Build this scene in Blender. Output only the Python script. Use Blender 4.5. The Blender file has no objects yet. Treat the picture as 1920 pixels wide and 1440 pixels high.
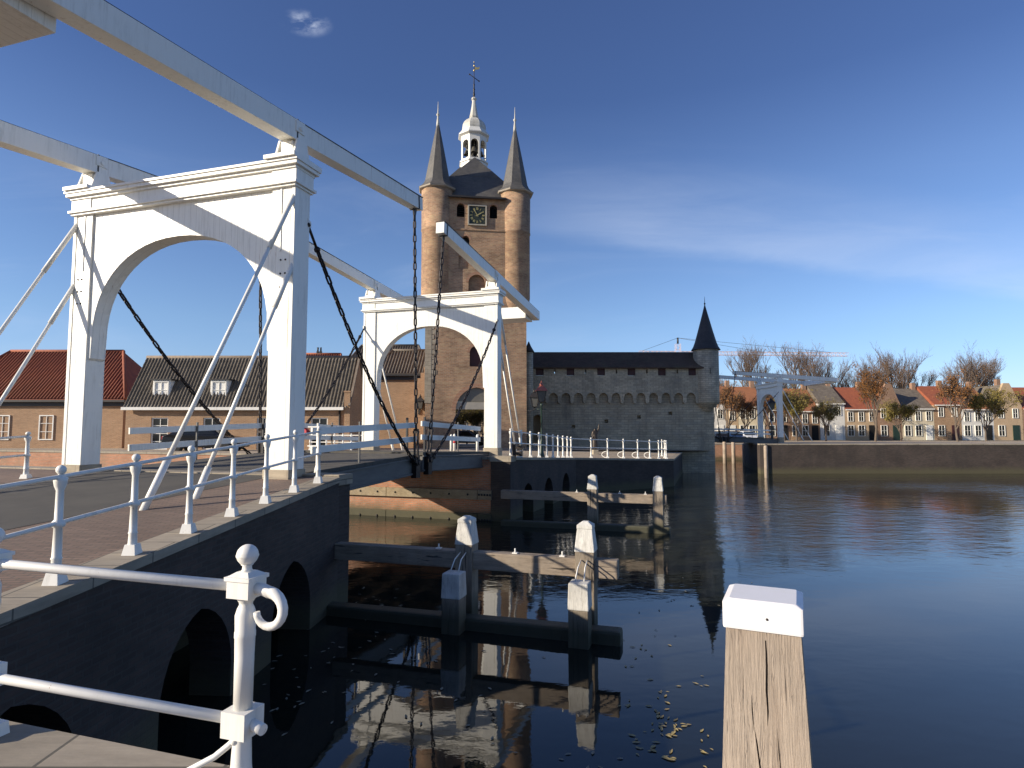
import bpy, bmesh, math, random
from mathutils import Vector, Matrix
from mathutils.geometry import tessellate_polygon
RAD = math.radians
PI = math.pi
random.seed(11)
sc = bpy.context.scene
col = sc.collection

# ------------------------------------------------------------------ camera frame
EYE = 3.6            # camera height
FPX = 1150.0         # focal length in pixels of a 1920 wide picture
PITCH = math.atan((803 - 720) / FPX)
WZ = -0.15           # water level

def at(px, py, Y):
    a = (px - 960) / FPX; b = (720 - py) / FPX
    yd = math.cos(PITCH) - b * math.sin(PITCH)
    zd = math.sin(PITCH) + b * math.cos(PITCH)
    s = Y / yd
    return Vector((a * s, Y, EYE + zd * s))

def on_z(px, py, z):
    a = (px - 960) / FPX; b = (720 - py) / FPX
    yd = math.cos(PITCH) - b * math.sin(PITCH)
    zd = math.sin(PITCH) + b * math.cos(PITCH)
    s = (z - EYE) / zd
    return Vector((a * s, yd * s, z))

# bridge axis frame: x across the bridge (to the right), t along it (away from the camera)
AX = RAD(17.5)
AV = Vector((math.sin(AX), math.cos(AX), 0)); RV = Vector((math.cos(AX), -math.sin(AX), 0))
NB = Vector((-7.73, 14.22, 0))       # near gate frame, ground point
SPAN = 13.6
FB = NB + AV * SPAN
def loc(x, t, z=0.0):
    p = NB + RV * x + AV * t
    return Vector((p.x, p.y, z))

# ------------------------------------------------------------------ mesh builder
class MB:
    def __init__(s):
        s.bm = bmesh.new(); s.uv = s.bm.loops.layers.uv.new('UVMap')
        s.fl = s.bm.faces.layers.int.new('hasuv')
    def face(s, pts, mi=0, uvs=None):
        try:
            f = s.bm.faces.new([s.bm.verts.new(Vector(p)) for p in pts])
        except ValueError:
            return None
        f.material_index = mi
        if uvs:
            for l, u in zip(f.loops, uvs): l[s.uv].uv = u
            f[s.fl] = 1
        return f
    def polys(s, verts, faces, mi=0, smooth=False):
        vs = [s.bm.verts.new(Vector(v)) for v in verts]
        out = []
        for f in faces:
            try: q = s.bm.faces.new([vs[i] for i in f])
            except ValueError: continue
            q.material_index = mi; q.smooth = smooth; out.append(q)
        return out
    def hexa(s, b, t, mi=0):
        v = list(b) + list(t)
        s.polys(v, [(3, 2, 1, 0), (4, 5, 6, 7), (0, 1, 5, 4), (1, 2, 6, 5), (2, 3, 7, 6), (3, 0, 4, 7)], mi)
    def box(s, x0, x1, y0, y1, z0, z1, mi=0, M=None):
        b = [Vector((x0, y0, z0)), Vector((x1, y0, z0)), Vector((x1, y1, z0)), Vector((x0, y1, z0))]
        t = [Vector((x0, y0, z1)), Vector((x1, y0, z1)), Vector((x1, y1, z1)), Vector((x0, y1, z1))]
        if M: b = [M @ p for p in b]; t = [M @ p for p in t]
        s.hexa(b, t, mi)
    def frustum(s, cx, cy, z0, z1, hx0, hy0, hx1, hy1, mi=0, M=None):
        f = lambda hx, hy, z: [Vector((cx - hx, cy - hy, z)), Vector((cx + hx, cy - hy, z)), Vector((cx + hx, cy + hy, z)), Vector((cx - hx, cy + hy, z))]
        b, t = f(hx0, hy0, z0), f(hx1, hy1, z1)
        if M: b = [M @ p for p in b]; t = [M @ p for p in t]
        s.hexa(b, t, mi)
    def beam(s, p0, p1, w, h, w1=None, h1=None, up=(0, 0, 1), mi=0):
        p0 = Vector(p0); p1 = Vector(p1); w1 = w if w1 is None else w1; h1 = h if h1 is None else h1
        d = (p1 - p0).normalized(); x = d.cross(Vector(up)).normalized(); u = x.cross(d)
        q = lambda p, w, h: [p - x * w / 2 - u * h / 2, p + x * w / 2 - u * h / 2, p + x * w / 2 + u * h / 2, p - x * w / 2 + u * h / 2]
        s.hexa(q(p0, w, h), q(p1, w1, h1), mi)
    def tube(s, pts, r, n=8, mi=0, closed=False, smooth=True, caps=True):
        pts = [Vector(p) for p in pts]; N = len(pts)
        rs = r if isinstance(r, (list, tuple)) else [r] * N
        tang = []
        for i in range(N):
            if closed: d = pts[(i + 1) % N] - pts[i - 1]
            else: d = pts[min(i + 1, N - 1)] - pts[max(i - 1, 0)]
            tang.append(d.normalized())
        ref = Vector((0, 0, 1)) if abs(tang[0].z) < .9 else Vector((1, 0, 0))
        x = tang[0].cross(ref).normalized()
        rings = []
        for i in range(N):
            x = (x - tang[i] * x.dot(tang[i])).normalized(); y = tang[i].cross(x)
            rings.append([s.bm.verts.new(pts[i] + (x * math.cos(2 * PI * k / n) + y * math.sin(2 * PI * k / n)) * rs[i]) for k in range(n)])
        acc = [0.0]
        for i in range(1, N): acc.append(acc[-1] + (pts[i] - pts[i - 1]).length)
        rng = range(N) if closed else range(N - 1)
        for i in rng:
            j = (i + 1) % N
            for k in range(n):
                f = s.bm.faces.new((rings[i][k], rings[i][(k + 1) % n], rings[j][(k + 1) % n], rings[j][k]))
                f.smooth = smooth; f.material_index = mi; f[s.fl] = 1
                c = 2 * PI * max(rs[i], .02) / n
                for l, u in zip(f.loops, ((k * c, acc[i]), ((k + 1) * c, acc[i]), ((k + 1) * c, acc[min(i + 1, N - 1)]), (k * c, acc[min(i + 1, N - 1)]))): l[s.uv].uv = u
        if caps and not closed:
            for rg, fl in ((rings[0], True), (rings[-1], False)):
                f = s.bm.faces.new(list(reversed(rg)) if fl else rg); f.material_index = mi
    def lathe(s, prof, n=24, c=(0, 0, 0), a0=0.0, smooth=True, mi=0, M=None, caps=True):
        c = Vector(c); rings = []; acc = [0.0]
        for i in range(1, len(prof)): acc.append(acc[-1] + math.hypot(prof[i][0] - prof[i - 1][0], prof[i][1] - prof[i - 1][1]))
        Rm = max(p[0] for p in prof)
        for r, z in prof:
            r = max(r, .0005)
            rg = []
            for k in range(n):
                a = a0 + 2 * PI * k / n
                p = c + Vector((r * math.cos(a), r * math.sin(a), z))
                rg.append(s.bm.verts.new(M @ p if M else p))
            rings.append(rg)
        for i in range(len(prof) - 1):
            for k in range(n):
                f = s.bm.faces.new((rings[i][k], rings[i][(k + 1) % n], rings[i + 1][(k + 1) % n], rings[i + 1][k]))
                f.smooth = smooth; f.material_index = mi; f[s.fl] = 1
                u0, u1 = 2 * PI * k / n * Rm, 2 * PI * (k + 1) / n * Rm
                for l, u in zip(f.loops, ((u0, acc[i]), (u1, acc[i]), (u1, acc[i + 1]), (u0, acc[i + 1]))): l[s.uv].uv = u
        if caps:
            if prof[0][0] > .002:
                f = s.bm.faces.new(list(reversed(rings[0]))); f.material_index = mi
            if prof[-1][0] > .002:
                f = s.bm.faces.new(rings[-1]); f.material_index = mi
    def ball(s, c, r, n=14, m=8, mi=0, sz=1.0):
        s.lathe([(r * math.sin(PI * i / m), -r * sz * math.cos(PI * i / m)) for i in range(m + 1)], n, c, mi=mi)
    def plate(s, outer, holes, th, F, mi=0, mi_in=None):
        """flat plate with holes; F maps (u, v, w) to a point, w runs 0..th"""
        loops = [[Vector((p[0], p[1], 0)) for p in lp] for lp in [outer] + list(holes)]
        flat = [p for lp in loops for p in lp]
        tris = tessellate_polygon(loops)
        fr = [s.bm.verts.new(F(p.x, p.y, 0)) for p in flat]; bk = [s.bm.verts.new(F(p.x, p.y, th)) for p in flat]
        for a, b, c in tris:
            for vs in ((fr[a], fr[b], fr[c]), (bk[c], bk[b], bk[a])):
                try:
                    f = s.bm.faces.new(vs); f.material_index = mi
                except ValueError: pass
        o = 0
        for li, lp in enumerate(loops):
            n = len(lp)
            for i in range(n):
                j = (i + 1) % n
                try:
                    f = s.bm.faces.new((fr[o + i], fr[o + j], bk[o + j], bk[o + i]))
                    f.material_index = mi if (li == 0 or mi_in is None) else mi_in
                except ValueError: pass
            o += n
    def build(s, name, mat, parent=None, smooth=None, bevel=0.0, M=None, weld=True, recalc=True):
        bm = s.bm
        if weld: bmesh.ops.remove_doubles(bm, verts=bm.verts, dist=.0004)
        if recalc: bmesh.ops.recalc_face_normals(bm, faces=bm.faces)
        if bevel > 0:
            es = [e for e in bm.edges if len(e.link_faces) == 2 and e.calc_face_angle(0) > .6]
            bmesh.ops.bevel(bm, geom=es, offset=bevel, segments=2, affect='EDGES', profile=.6)
        for f in bm.faces:
            if smooth is not None: f.smooth = smooth
            if f[s.fl]: continue
            n = f.normal
            if abs(n.z) > .95: tx = Vector((1, 0, 0)); ty = Vector((0, 1, 0))
            else:
                tx = Vector((-n.y, n.x, 0)).normalized(); ty = n.cross(tx)
                if ty.z < 0: ty = -ty
            for l in f.loops: l[s.uv].uv = (l.vert.co.dot(tx), l.vert.co.dot(ty))
        me = bpy.data.meshes.new(name)
        if M: bm.transform(M)
        bm.to_mesh(me); bm.free()
        for m in (mat if isinstance(mat, (list, tuple)) else [mat]): me.materials.append(m)
        o = bpy.data.objects.new(name, me); col.objects.link(o)
        if parent: o.parent = parent
        return o

def tag(o, label=None, cat=None, group=None, kind=None):
    if label: o['label'] = label
    if cat: o['category'] = cat
    if group: o['group'] = group
    if kind: o['kind'] = kind
    return o
def empty(name, p=(0, 0, 0), rz=0.0, label=None, cat=None, group=None):
    o = bpy.data.objects.new(name, None); col.objects.link(o)
    o.location = p; o.rotation_euler = (0, 0, rz); o.empty_display_size = .2
    return tag(o, label, cat, group)
KIDS = {}
def copy_tree(o, parent=None):
    c = o.copy(); col.objects.link(c)
    if parent: c.parent = parent
    for ch in list(o.children): copy_tree(ch, c)
    return c

def arch(x0, x1, z0, zs, za, n=14, p=2.0):
    """opening outline, anticlockwise: jambs x0..x1 from z0 to spring zs, apex za"""
    cx = (x0 + x1) / 2; hw = (x1 - x0) / 2
    pts = [(x0, z0), (x1, z0)]
    for i in range(n + 1):
        a = PI * i / n
        c, s_ = math.cos(a), math.sin(a)
        pts.append((cx + hw * math.copysign(abs(c) ** (2 / p), c), zs + (za - zs) * abs(s_) ** (2 / p)))
    return pts
def gothic(x0, x1, z0, zs, za, n=7):
    cx = (x0 + x1) / 2; hw = (x1 - x0) / 2; h = za - zs
    pts = [(x0, z0), (x1, z0)]
    Rr = (hw * hw + h * h) / (2 * hw) if h > hw else hw
    am = math.asin(min(1, h / Rr))
    r_ = [(x1 - Rr + Rr * math.cos(am * i / n), zs + Rr * math.sin(am * i / n)) for i in range(n)]
    l_ = [(2 * cx - a, b) for a, b in reversed(r_)]
    return pts + r_ + [(cx, za)] + l_
def rect(x0, x1, z0, z1): return [(x0, z0), (x1, z0), (x1, z1), (x0, z1)]
XZ = lambda y: (lambda u, v, w: Vector((u, y + w, v)))

# ------------------------------------------------------------------ materials
def newmat(name):
    m = bpy.data.materials.new(name); m.use_nodes = True
    nt = m.node_tree; nt.nodes.clear()
    out = nt.nodes.new('ShaderNodeOutputMaterial'); b = nt.nodes.new('ShaderNodeBsdfPrincipled')
    nt.links.new(b.outputs[0], out.inputs[0])
    return m, nt, b
def N(nt, t, **kw):
    n = nt.nodes.new(t)
    for k, v in kw.items():
        if hasattr(n, k): setattr(n, k, v)
        else: n.inputs[k].default_value = v
    return n
def coords(nt, src='UV', sc_=(1, 1, 1), rnd=True):
    if src == 'World':
        g = N(nt, 'ShaderNodeNewGeometry'); o = g.outputs['Position']
    else:
        tc = N(nt, 'ShaderNodeTexCoord'); o = tc.outputs[src]
    mp = N(nt, 'ShaderNodeMapping'); mp.inputs['Scale'].default_value = sc_
    nt.links.new(o, mp.inputs[0])
    if rnd and src == 'Object':
        oi = N(nt, 'ShaderNodeObjectInfo'); mu = N(nt, 'ShaderNodeMath', operation='MULTIPLY'); mu.inputs[1].default_value = 37.0
        nt.links.new(oi.outputs['Random'], mu.inputs[0]); nt.links.new(mu.outputs[0], mp.inputs['Location'])
    return mp.outputs[0]
def noise(nt, vec, scale, detail=4, rough=.6, dist=0.0):
    n = N(nt, 'ShaderNodeTexNoise', Scale=scale, Detail=detail, Roughness=rough, Distortion=dist)
    nt.links.new(vec, n.inputs['Vector']); return n.outputs['Fac']
def ramp(nt, fac, stops, interp='LINEAR'):
    r = N(nt, 'ShaderNodeValToRGB'); cr = r.color_ramp; cr.interpolation = interp
    while len(cr.elements) < len(stops): cr.elements.new(.5)
    for e, (p, c) in zip(cr.elements, stops):
        e.position = p; e.color = tuple(c) + (1,) if len(c) == 3 else c
    nt.links.new(fac, r.inputs[0]); return r.outputs[0]
def mix(nt, fac, a, b, mode='MIX'):
    m = N(nt, 'ShaderNodeMix', data_type='RGBA', blend_type=mode)
    for sock, v in ((m.inputs[0], fac), (m.inputs[6], a), (m.inputs[7], b)):
        if isinstance(v, (int, float)): sock.default_value = v
        elif isinstance(v, (tuple, list)): sock.default_value = tuple(v) + (1,)
        else: nt.links.new(v, sock)
    return m.outputs[2]
def bump(nt, b, h, strength=.3, dist=.02):
    bp = N(nt, 'ShaderNodeBump', Strength=strength, Distance=dist)
    nt.links.new(h, bp.inputs['Height']); nt.links.new(bp.outputs[0], b.inputs['Normal'])
def g3(v): return (v, v, v)

def simple(name, c1, c2=None, scale=3.0, rough=.6, bmp=.15, stretch=(1, 1, 1), metal=0.0, src='Object', spec=None, bd=.01):
    m, nt, b = newmat(name)
    c2 = c2 or tuple(x * .8 for x in c1)
    v = coords(nt, src, stretch)
    f = noise(nt, v, scale, 6, .65)
    nt.links.new(ramp(nt, f, [(.3, c2), (.7, c1)]), b.inputs['Base Color'])
    b.inputs['Roughness'].default_value = rough; b.inputs['Metallic'].default_value = metal
    if spec is not None: b.inputs['Specular IOR Level'].default_value = spec
    if bmp: bump(nt, b, noise(nt, v, scale * 5, 5, .7), bmp, bd)
    return m

def white_paint(name, boards=False, base=(.85, .83, .76), dirt=.5, rust=.55, rs=(6, 6, .32), rl=(.63, .70)):
    m, nt, b = newmat(name)
    o = coords(nt, 'Object')
    ost = coords(nt, 'Object', (5, 5, .5))
    streak = ramp(nt, noise(nt, ost, 2.2, 7, .75), [(.47, g3(0)), (.74, g3(1))])
    blot = ramp(nt, noise(nt, o, 1.1, 5, .6), [(.4, g3(0)), (.75, g3(1))])
    fac = mix(nt, 1.0, streak, blot, 'MULTIPLY')
    c = mix(nt, fac, base, tuple(x * (1 - dirt) for x in (base[0], base[1] * .97, base[2] * .88)))
    rf_ = ramp(nt, noise(nt, coords(nt, 'Object', rs), 1.5, 6, .7, .3), [(rl[0], g3(0)), (rl[1], g3(rust))])
    c = mix(nt, rf_, c, (.34, .19, .09))
    if boards:
        uv = coords(nt, 'UV')
        sp = N(nt, 'ShaderNodeSeparateXYZ'); nt.links.new(uv, sp.inputs[0])
        d = N(nt, 'ShaderNodeMath', operation='DIVIDE'); d.inputs[1].default_value = .17; nt.links.new(sp.outputs[0], d.inputs[0])
        fr = N(nt, 'ShaderNodeMath', operation='FRACT'); nt.links.new(d.outputs[0], fr.inputs[0])
        gr = ramp(nt, fr.outputs[0], [(0.0, g3(0)), (.045, g3(1)), (.955, g3(1)), (1, g3(0))])
        c = mix(nt, gr, mix(nt, .45, c, (.42, .40, .35)), c)
        bump(nt, b, gr, .5, .012)
    else:
        bump(nt, b, noise(nt, coords(nt, 'Object', (1, 1, .3)), 14, 4, .6), .06, .006)
    nt.links.new(c, b.inputs['Base Color'])
    b.inputs['Roughness'].default_value = .42
    return m

def brick(name, c1, c2, mortar, w=.23, h=.075, ms=.012, big=.35, stain=None, bumpy=.5, world=False, algae=False, rough=.88, mottle=None):
    m, nt, b = newmat(name)
    uv = coords(nt, 'UV')
    # slight waviness of the courses
    t = N(nt, 'ShaderNodeTexBrick', offset=.5)
    t.inputs['Color1'].default_value = c1 + (1,); t.inputs['Color2'].default_value = c2 + (1,); t.inputs['Mortar'].default_value = mortar + (1,)
    for k, v in (('Scale', 1.0), ('Mortar Size', ms), ('Mortar Smooth', .15), ('Bias', -.1), ('Brick Width', w), ('Row Height', h)): t.inputs[k].default_value = v
    nt.links.new(uv, t.inputs['Vector'])
    c = t.outputs['Color']
    n1 = ramp(nt, noise(nt, coords(nt, 'Object', (1, 1, 1.6)), .55, 7, .68), [(.28, g3(1 - big)), (.72, g3(1 + big * .45))])
    c = mix(nt, 1.0, c, n1, 'MULTIPLY')
    n2 = ramp(nt, noise(nt, coords(nt, 'UV', (1, 5, 1)), 2.3, 5, .7), [(.3, g3(.78)), (.7, g3(1.12))])
    c = mix(nt, 1.0, c, n2, 'MULTIPLY')
    if mottle:
        mf = ramp(nt, noise(nt, coords(nt, 'UV', (1, 2.2, 1)), 1.1, 8, .75), [(.5, g3(0)), (.66, g3(.8))])
        c = mix(nt, mf, c, mottle)
    if stain:
        sf = ramp(nt, noise(nt, coords(nt, 'Object', (1, 1, .22)), .9, 6, .7), [(.5, g3(0)), (.75, g3(.75))])
        c = mix(nt, sf, c, stain)
    if algae:
        g = N(nt, 'ShaderNodeNewGeometry'); sp = N(nt, 'ShaderNodeSeparateXYZ'); nt.links.new(g.outputs['Position'], sp.inputs[0])
        ad = N(nt, 'ShaderNodeMath', operation='MULTIPLY_ADD'); ad.inputs[1].default_value = .6
        nt.links.new(noise(nt, coords(nt, 'World', rnd=False), 1.6, 6, .7), ad.inputs[0]); nt.links.new(sp.outputs[2], ad.inputs[2])
        af = ramp(nt, ad.outputs[0], [(.38, g3(.85)), (.78, g3(0))])
        c = mix(nt, af, c, (.095, .085, .045))
    nt.links.new(c, b.inputs['Base Color']); b.inputs['Roughness'].default_value = rough
    hh = mix(nt, .25, t.outputs['Fac'], noise(nt, uv, 30, 4, .7))
    inv = N(nt, 'ShaderNodeInvert'); nt.links.new(hh, inv.inputs['Color'])
    bump(nt, b, inv.outputs[0], bumpy, .015)
    return m

def wood(name, c1, c2, crack=(.05, .04, .03), stretch=(9, 9, .55), green=0.0, rough=.85, cr=.62):
    m, nt, b = newmat(name)
    v = coords(nt, 'Object', stretch)
    f = noise(nt, v, 2.2, 9, .72, .4)
    c = ramp(nt, f, [(.28, c2), (.52, c1), (.75, tuple(min(1, x * 1.18) for x in c1))])
    fine = noise(nt, coords(nt, 'Object', tuple(x * 3.6 for x in stretch)), 3.0, 5, .7)
    c = mix(nt, 1.0, c, ramp(nt, fine, [(.3, g3(.76)), (.7, g3(1.1))]), 'MULTIPLY')
    ck = ramp(nt, noise(nt, coords(nt, 'Object', (stretch[0] * .8, stretch[1] * .8, stretch[2] * .7)), 3.1, 3, .5, .6), [(cr, g3(0)), (cr + .035, g3(1))])
    c = mix(nt, ck, c, crack)
    # hair cracks along the grain and a few checks across it
    th = ramp(nt, noise(nt, coords(nt, 'Object', tuple(x * 1.7 for x in stretch)), 2.0, 3, .5, .9), [(.48, g3(0)), (.497, g3(.5)), (.503, g3(.5)), (.52, g3(0))])
    msk = ramp(nt, noise(nt, coords(nt, 'Object'), 5.0, 3, .6), [(.42, g3(0)), (.6, g3(1))])
    th = mix(nt, 1.0, th, msk, 'MULTIPLY')
    c = mix(nt, th, c, crack)
    grey = ramp(nt, noise(nt, coords(nt, 'Object', (1.6, 1.6, .8)), 2.6, 6, .7), [(.38, g3(0)), (.68, g3(.55))])
    c = mix(nt, grey, c, mix(nt, .5, c, (.30, .27, .23)))
    blot = ramp(nt, noise(nt, coords(nt, 'Object'), 1.7, 5, .6), [(.35, g3(.75)), (.7, g3(1.08))])
    c = mix(nt, 1.0, c, blot, 'MULTIPLY')
    if green:
        g = N(nt, 'ShaderNodeNewGeometry'); sp = N(nt, 'ShaderNodeSeparateXYZ'); nt.links.new(g.outputs['Position'], sp.inputs[0])
        af = ramp(nt, sp.outputs[2], [(.1, g3(.9)), (green, g3(0))])
        c = mix(nt, af, c, (.055, .055, .03))
    nt.links.new(c, b.inputs['Base Color']); b.inputs['Roughness'].default_value = rough
    h = mix(nt, .6, fine, mix(nt, 1.0, ck, th, 'ADD'), 'SUBTRACT')
    bump(nt, b, h, .6, .012)
    return m

M = {}
M['white'] = white_paint('white_paint')
M['boards'] = white_paint('white_boards', True)
M['white_iron'] = white_paint('white_iron', base=(.80, .78, .72), dirt=.4, rust=.8, rs=(14, 14, 9), rl=(.665, .70))
M['white_old'] = wood('old_white_wood', (.80, .78, .71), (.66, .63, .55), (.22, .19, .15), (7, 7, .5), cr=.72)
M['chain'] = simple('black_iron', (.012, .011, .012), (.03, .02, .016), 9, .45, .2, metal=.4)
M['iron'] = simple('dark_iron', (.018, .018, .019), (.035, .028, .024), 5, .55, .2)
M['tower'] = brick('tower_brick', (.53, .295, .16), (.34, .175, .095), (.44, .34, .24), .28, .10, .016, .48, (.15, .105, .075), .9, mottle=(.50, .36, .21))
M['house'] = brick('house_brick', (.44, .235, .12), (.35, .18, .09), (.40, .31, .21), .22, .07, .012, .2, bumpy=.4)
M['housedark'] = brick('older_house_brick', (.36, .19, .11), (.28, .14, .085), (.34, .25, .18), .22, .07, .012, .25, bumpy=.4)
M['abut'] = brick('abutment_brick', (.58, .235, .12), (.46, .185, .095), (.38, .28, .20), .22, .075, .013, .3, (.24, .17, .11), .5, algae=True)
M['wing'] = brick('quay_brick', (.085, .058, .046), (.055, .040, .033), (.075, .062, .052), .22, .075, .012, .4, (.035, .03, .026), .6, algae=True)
M['stone'] = brick('grey_ashlar', (.52, .435, .305), (.39, .33, .235), (.27, .23, .17), .62, .21, .016, .35, (.14, .13, .11), .7, mottle=(.31, .29, .24))
M['rubble'] = brick('weathered_stone', (.64, .535, .38), (.47, .395, .28), (.31, .265, .20), .48, .17, .016, .4, (.15, .14, .115), .7, mottle=(.34, .31, .25))
M['quoin'] = brick('sandstone', (.47, .40, .29), (.40, .33, .24), (.32, .27, .2), .5, .28, .012, .3, bumpy=.3)
M['coping'] = brick('coping_stone', (.37, .315, .24), (.31, .265, .20), (.13, .115, .09), .9, .5, .01, .3, bumpy=.3)
M['slate'] = brick('slate_roof', (.115, .108, .10), (.085, .082, .082), (.05, .05, .05), .24, .12, .008, .35, (.16, .145, .115), .4, rough=.6)
M['slatedark'] = brick('dark_slate', (.05, .048, .052), (.035, .035, .04), (.02, .02, .02), .24, .12, .008, .3, bumpy=.3, rough=.65)
M['rooftile'] = brick('brown_plain_tiles', (.12, .075, .05), (.085, .055, .038), (.04, .028, .02), .17, .12, .008, .4, (.085, .08, .045), .6)
M['lead'] = simple('lead_dome', (.62, .61, .56), (.36, .34, .28), 1.2, .55, .1, (3, 3, .6))
M['pantile'] = simple('grey_pantiles', (.19, .16, .125), (.095, .078, .062), 2.2, .8, .3, bd=.02)
M['redtile'] = simple('red_pantiles', (.34, .10, .045), (.22, .065, .035), 2.5, .8, .3)
M['rusttile'] = simple('rust_tiles', (.36, .14, .06), (.23, .10, .05), .8, .85, .4, (1, 1, 3))
M['ridge'] = simple('ridge_tiles', (.25, .20, .15), (.16, .12, .09), 4, .8, .2)
M['gold'] = simple('gilded', (.72, .56, .22), (.6, .46, .17), 8, .35, .05, metal=.6)
M['dial'] = simple('clock_dial', (.018, .026, .016), (.03, .036, .024), 6, .5, .05)
M['glass'] = simple('dark_glass', (.012, .014, .016), (.02, .022, .022), 1.2, .08, 0)
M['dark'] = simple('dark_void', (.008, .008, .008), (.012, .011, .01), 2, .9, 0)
M['redpaint'] = simple('oxblood_paint', (.075, .024, .022), (.05, .018, .018), 3, .6, .1)
M['red'] = simple('red_paint', (.55, .03, .035), (.45, .025, .03), 3, .4, .05)
M['coral'] = simple('faded_red_copper', (.42, .13, .09), (.33, .10, .08), 6, .5, .1)
M['green'] = simple('green_paint', (.02, .045, .03), (.014, .034, .024), 4, .4, .05)
M['bronze'] = simple('bronze', (.075, .058, .045), (.04, .033, .028), 6, .45, .2, metal=.5)
M['bell'] = simple('bell_bronze', (.16, .145, .115), (.10, .10, .085), 5, .4, .1, metal=.5)
M['wood'] = wood('grey_timber', (.34, .275, .20), (.19, .15, .11), green=.5)
M['woodwet'] = wood('wet_timber', (.11, .085, .06), (.05, .04, .03), green=.45, rough=.6)
M['bollard'] = wood('bollard_timber', (.48, .385, .295), (.31, .235, .175), (.11, .08, .06), (10, 10, .42), cr=.675)
M['beamwood'] = wood('timber_beam', (.36, .285, .21), (.21, .165, .12), stretch=(.55, 9, 9), green=.3)
M['wale'] = wood('timber_wale', (.40, .31, .19), (.27, .21, .13), stretch=(.5, 9, 9), green=.25, cr=.72)
M['girder'] = simple('grey_girder_paint', (.15, .145, .135), (.10, .095, .09), 2.5, .65, .25, (.6, .6, 3))
M['asphalt'] = simple('asphalt', (.088, .08, .066), (.058, .053, .045), 1.4, .9, .4, bd=.006)
M['deckwood'] = simple('bridge_deck', (.105, .096, .08), (.07, .064, .054), 1.8, .9, .4, bd=.006)
M['paving'] = brick('brick_paving', (.25, .165, .12), (.19, .125, .09), (.12, .10, .08), .21, .075, .01, .3, (.16, .12, .09), .4)
M['cobble'] = brick('cobble_paving', (.56, .45, .32), (.47, .375, .265), (.32, .26, .19), .2, .1, .012, .25, bumpy=.4)
M['ground'] = simple('earth', (.20, .17, .12), (.12, .12, .07), .4, .95, .4)
M['cream'] = simple('cream_render', (.66, .58, .42), (.58, .50, .36), 1.2, .85, .1)
M['offwhite'] = simple('white_render', (.72, .70, .65), (.62, .60, .55), 1.2, .85, .1)
M['sandr'] = simple('sand_render', (.52, .38, .24), (.44, .32, .2), 1.2, .85, .1)
M['bark'] = simple('bark', (.17, .13, .095), (.08, .062, .048), 6, .9, .5, (1, 1, .3))
M['twig'] = simple('twigs', (.19, .135, .10), (.11, .08, .062), 2, .9, 0)
M['leaf_rust'] = simple('rust_leaves', (.30, .12, .028), (.17, .085, .022), 1.3, .75, 0)
M['leaf_olive'] = simple('olive_leaves', (.24, .18, .035), (.12, .11, .022), 1.0, .75, 0)
M['leaf_float'] = simple('yellow_leaf', (.46, .38, .16), (.30, .21, .09), 2, .7, 0)
M['leaf_pale'] = simple('pale_leaf', (.30, .29, .22), (.20, .17, .11), 2, .7, 0)
M['rubber'] = simple('tyre_rubber', (.02, .02, .02), (.03, .03, .03), 4, .8, 0)
M['carblue'] = simple('blue_car_paint', (.02, .045, .11), (.018, .04, .10), 1, .25, 0)
M['carblack'] = simple('black_car_paint', (.012, .013, .016), (.014, .014, .016), 1, .25, 0)
M['carwhite'] = simple('white_car_paint', (.75, .75, .74), (.72, .72, .71), 1, .3, 0)
M['cargrey'] = simple('grey_car_paint', (.10, .11, .13), (.09, .10, .12), 1, .28, 0)
M['mast'] = simple('crane_paint', (.80, .62, .58), (.74, .55, .50), .5, .6, 0)
M['lampglass'] = simple('lantern_glass', (.13, .13, .115), (.09, .09, .085), 5, .2, 0)

# water
def water_mat():
    m, nt, b = newmat('canal_water')
    b.inputs['Base Color'].default_value = (.014, .016, .012, 1)
    b.inputs['Roughness'].default_value = .012
    b.inputs['IOR'].default_value = 1.57
    w = coords(nt, 'World', (1, 1, 1), False)
    # wind ruffles the open basin, the corner by the bridge stays calm
    sp = N(nt, 'ShaderNodeSeparateXYZ'); nt.links.new(w, sp.inputs[0])
    open_ = N(nt, 'ShaderNodeMapRange', interpolation_type='SMOOTHSTEP')
    open_.inputs[1].default_value = 12; open_.inputs[2].default_value = 26; open_.inputs[3].default_value = .075; open_.inputs[4].default_value = 1.0
    nt.links.new(sp.outputs[1], open_.inputs[0])
    w2 = coords(nt, 'World', (1.0, 1.6, 1), False)
    a = noise(nt, w2, 1.5, 3, .45, .3); c = noise(nt, w2, .6, 2, .45, .2)
    fine = noise(nt, w2, 6.0, 3, .6)
    h = mix(nt, .45, a, c)
    h = mix(nt, .12, h, fine)
    pm = ramp(nt, noise(nt, w, .11, 3, .5), [(.38, g3(.3)), (.62, g3(1))])
    st = N(nt, 'ShaderNodeMath', operation='MULTIPLY'); nt.links.new(open_.outputs[0], st.inputs[0]); nt.links.new(pm, st.inputs[1])
    bp = N(nt, 'ShaderNodeBump', Distance=.075)
    nt.links.new(st.outputs[0], bp.inputs['Strength']); nt.links.new(h, bp.inputs['Height']); nt.links.new(bp.outputs[0], b.inputs['Normal'])
    return m
M['water'] = water_mat()

# ------------------------------------------------------------------ camera, sun, sky
cam = bpy.data.cameras.new('camera'); camo = bpy.data.objects.new('camera', cam); col.objects.link(camo)
cam.sensor_width = 36; cam.sensor_fit = 'HORIZONTAL'; cam.lens = FPX / 1920 * 36
cam.clip_start = .05; cam.clip_end = 6000
camo.location = (0, 0, EYE); camo.rotation_euler = (PI / 2 + PITCH, 0, 0)
sc.camera = camo

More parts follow.
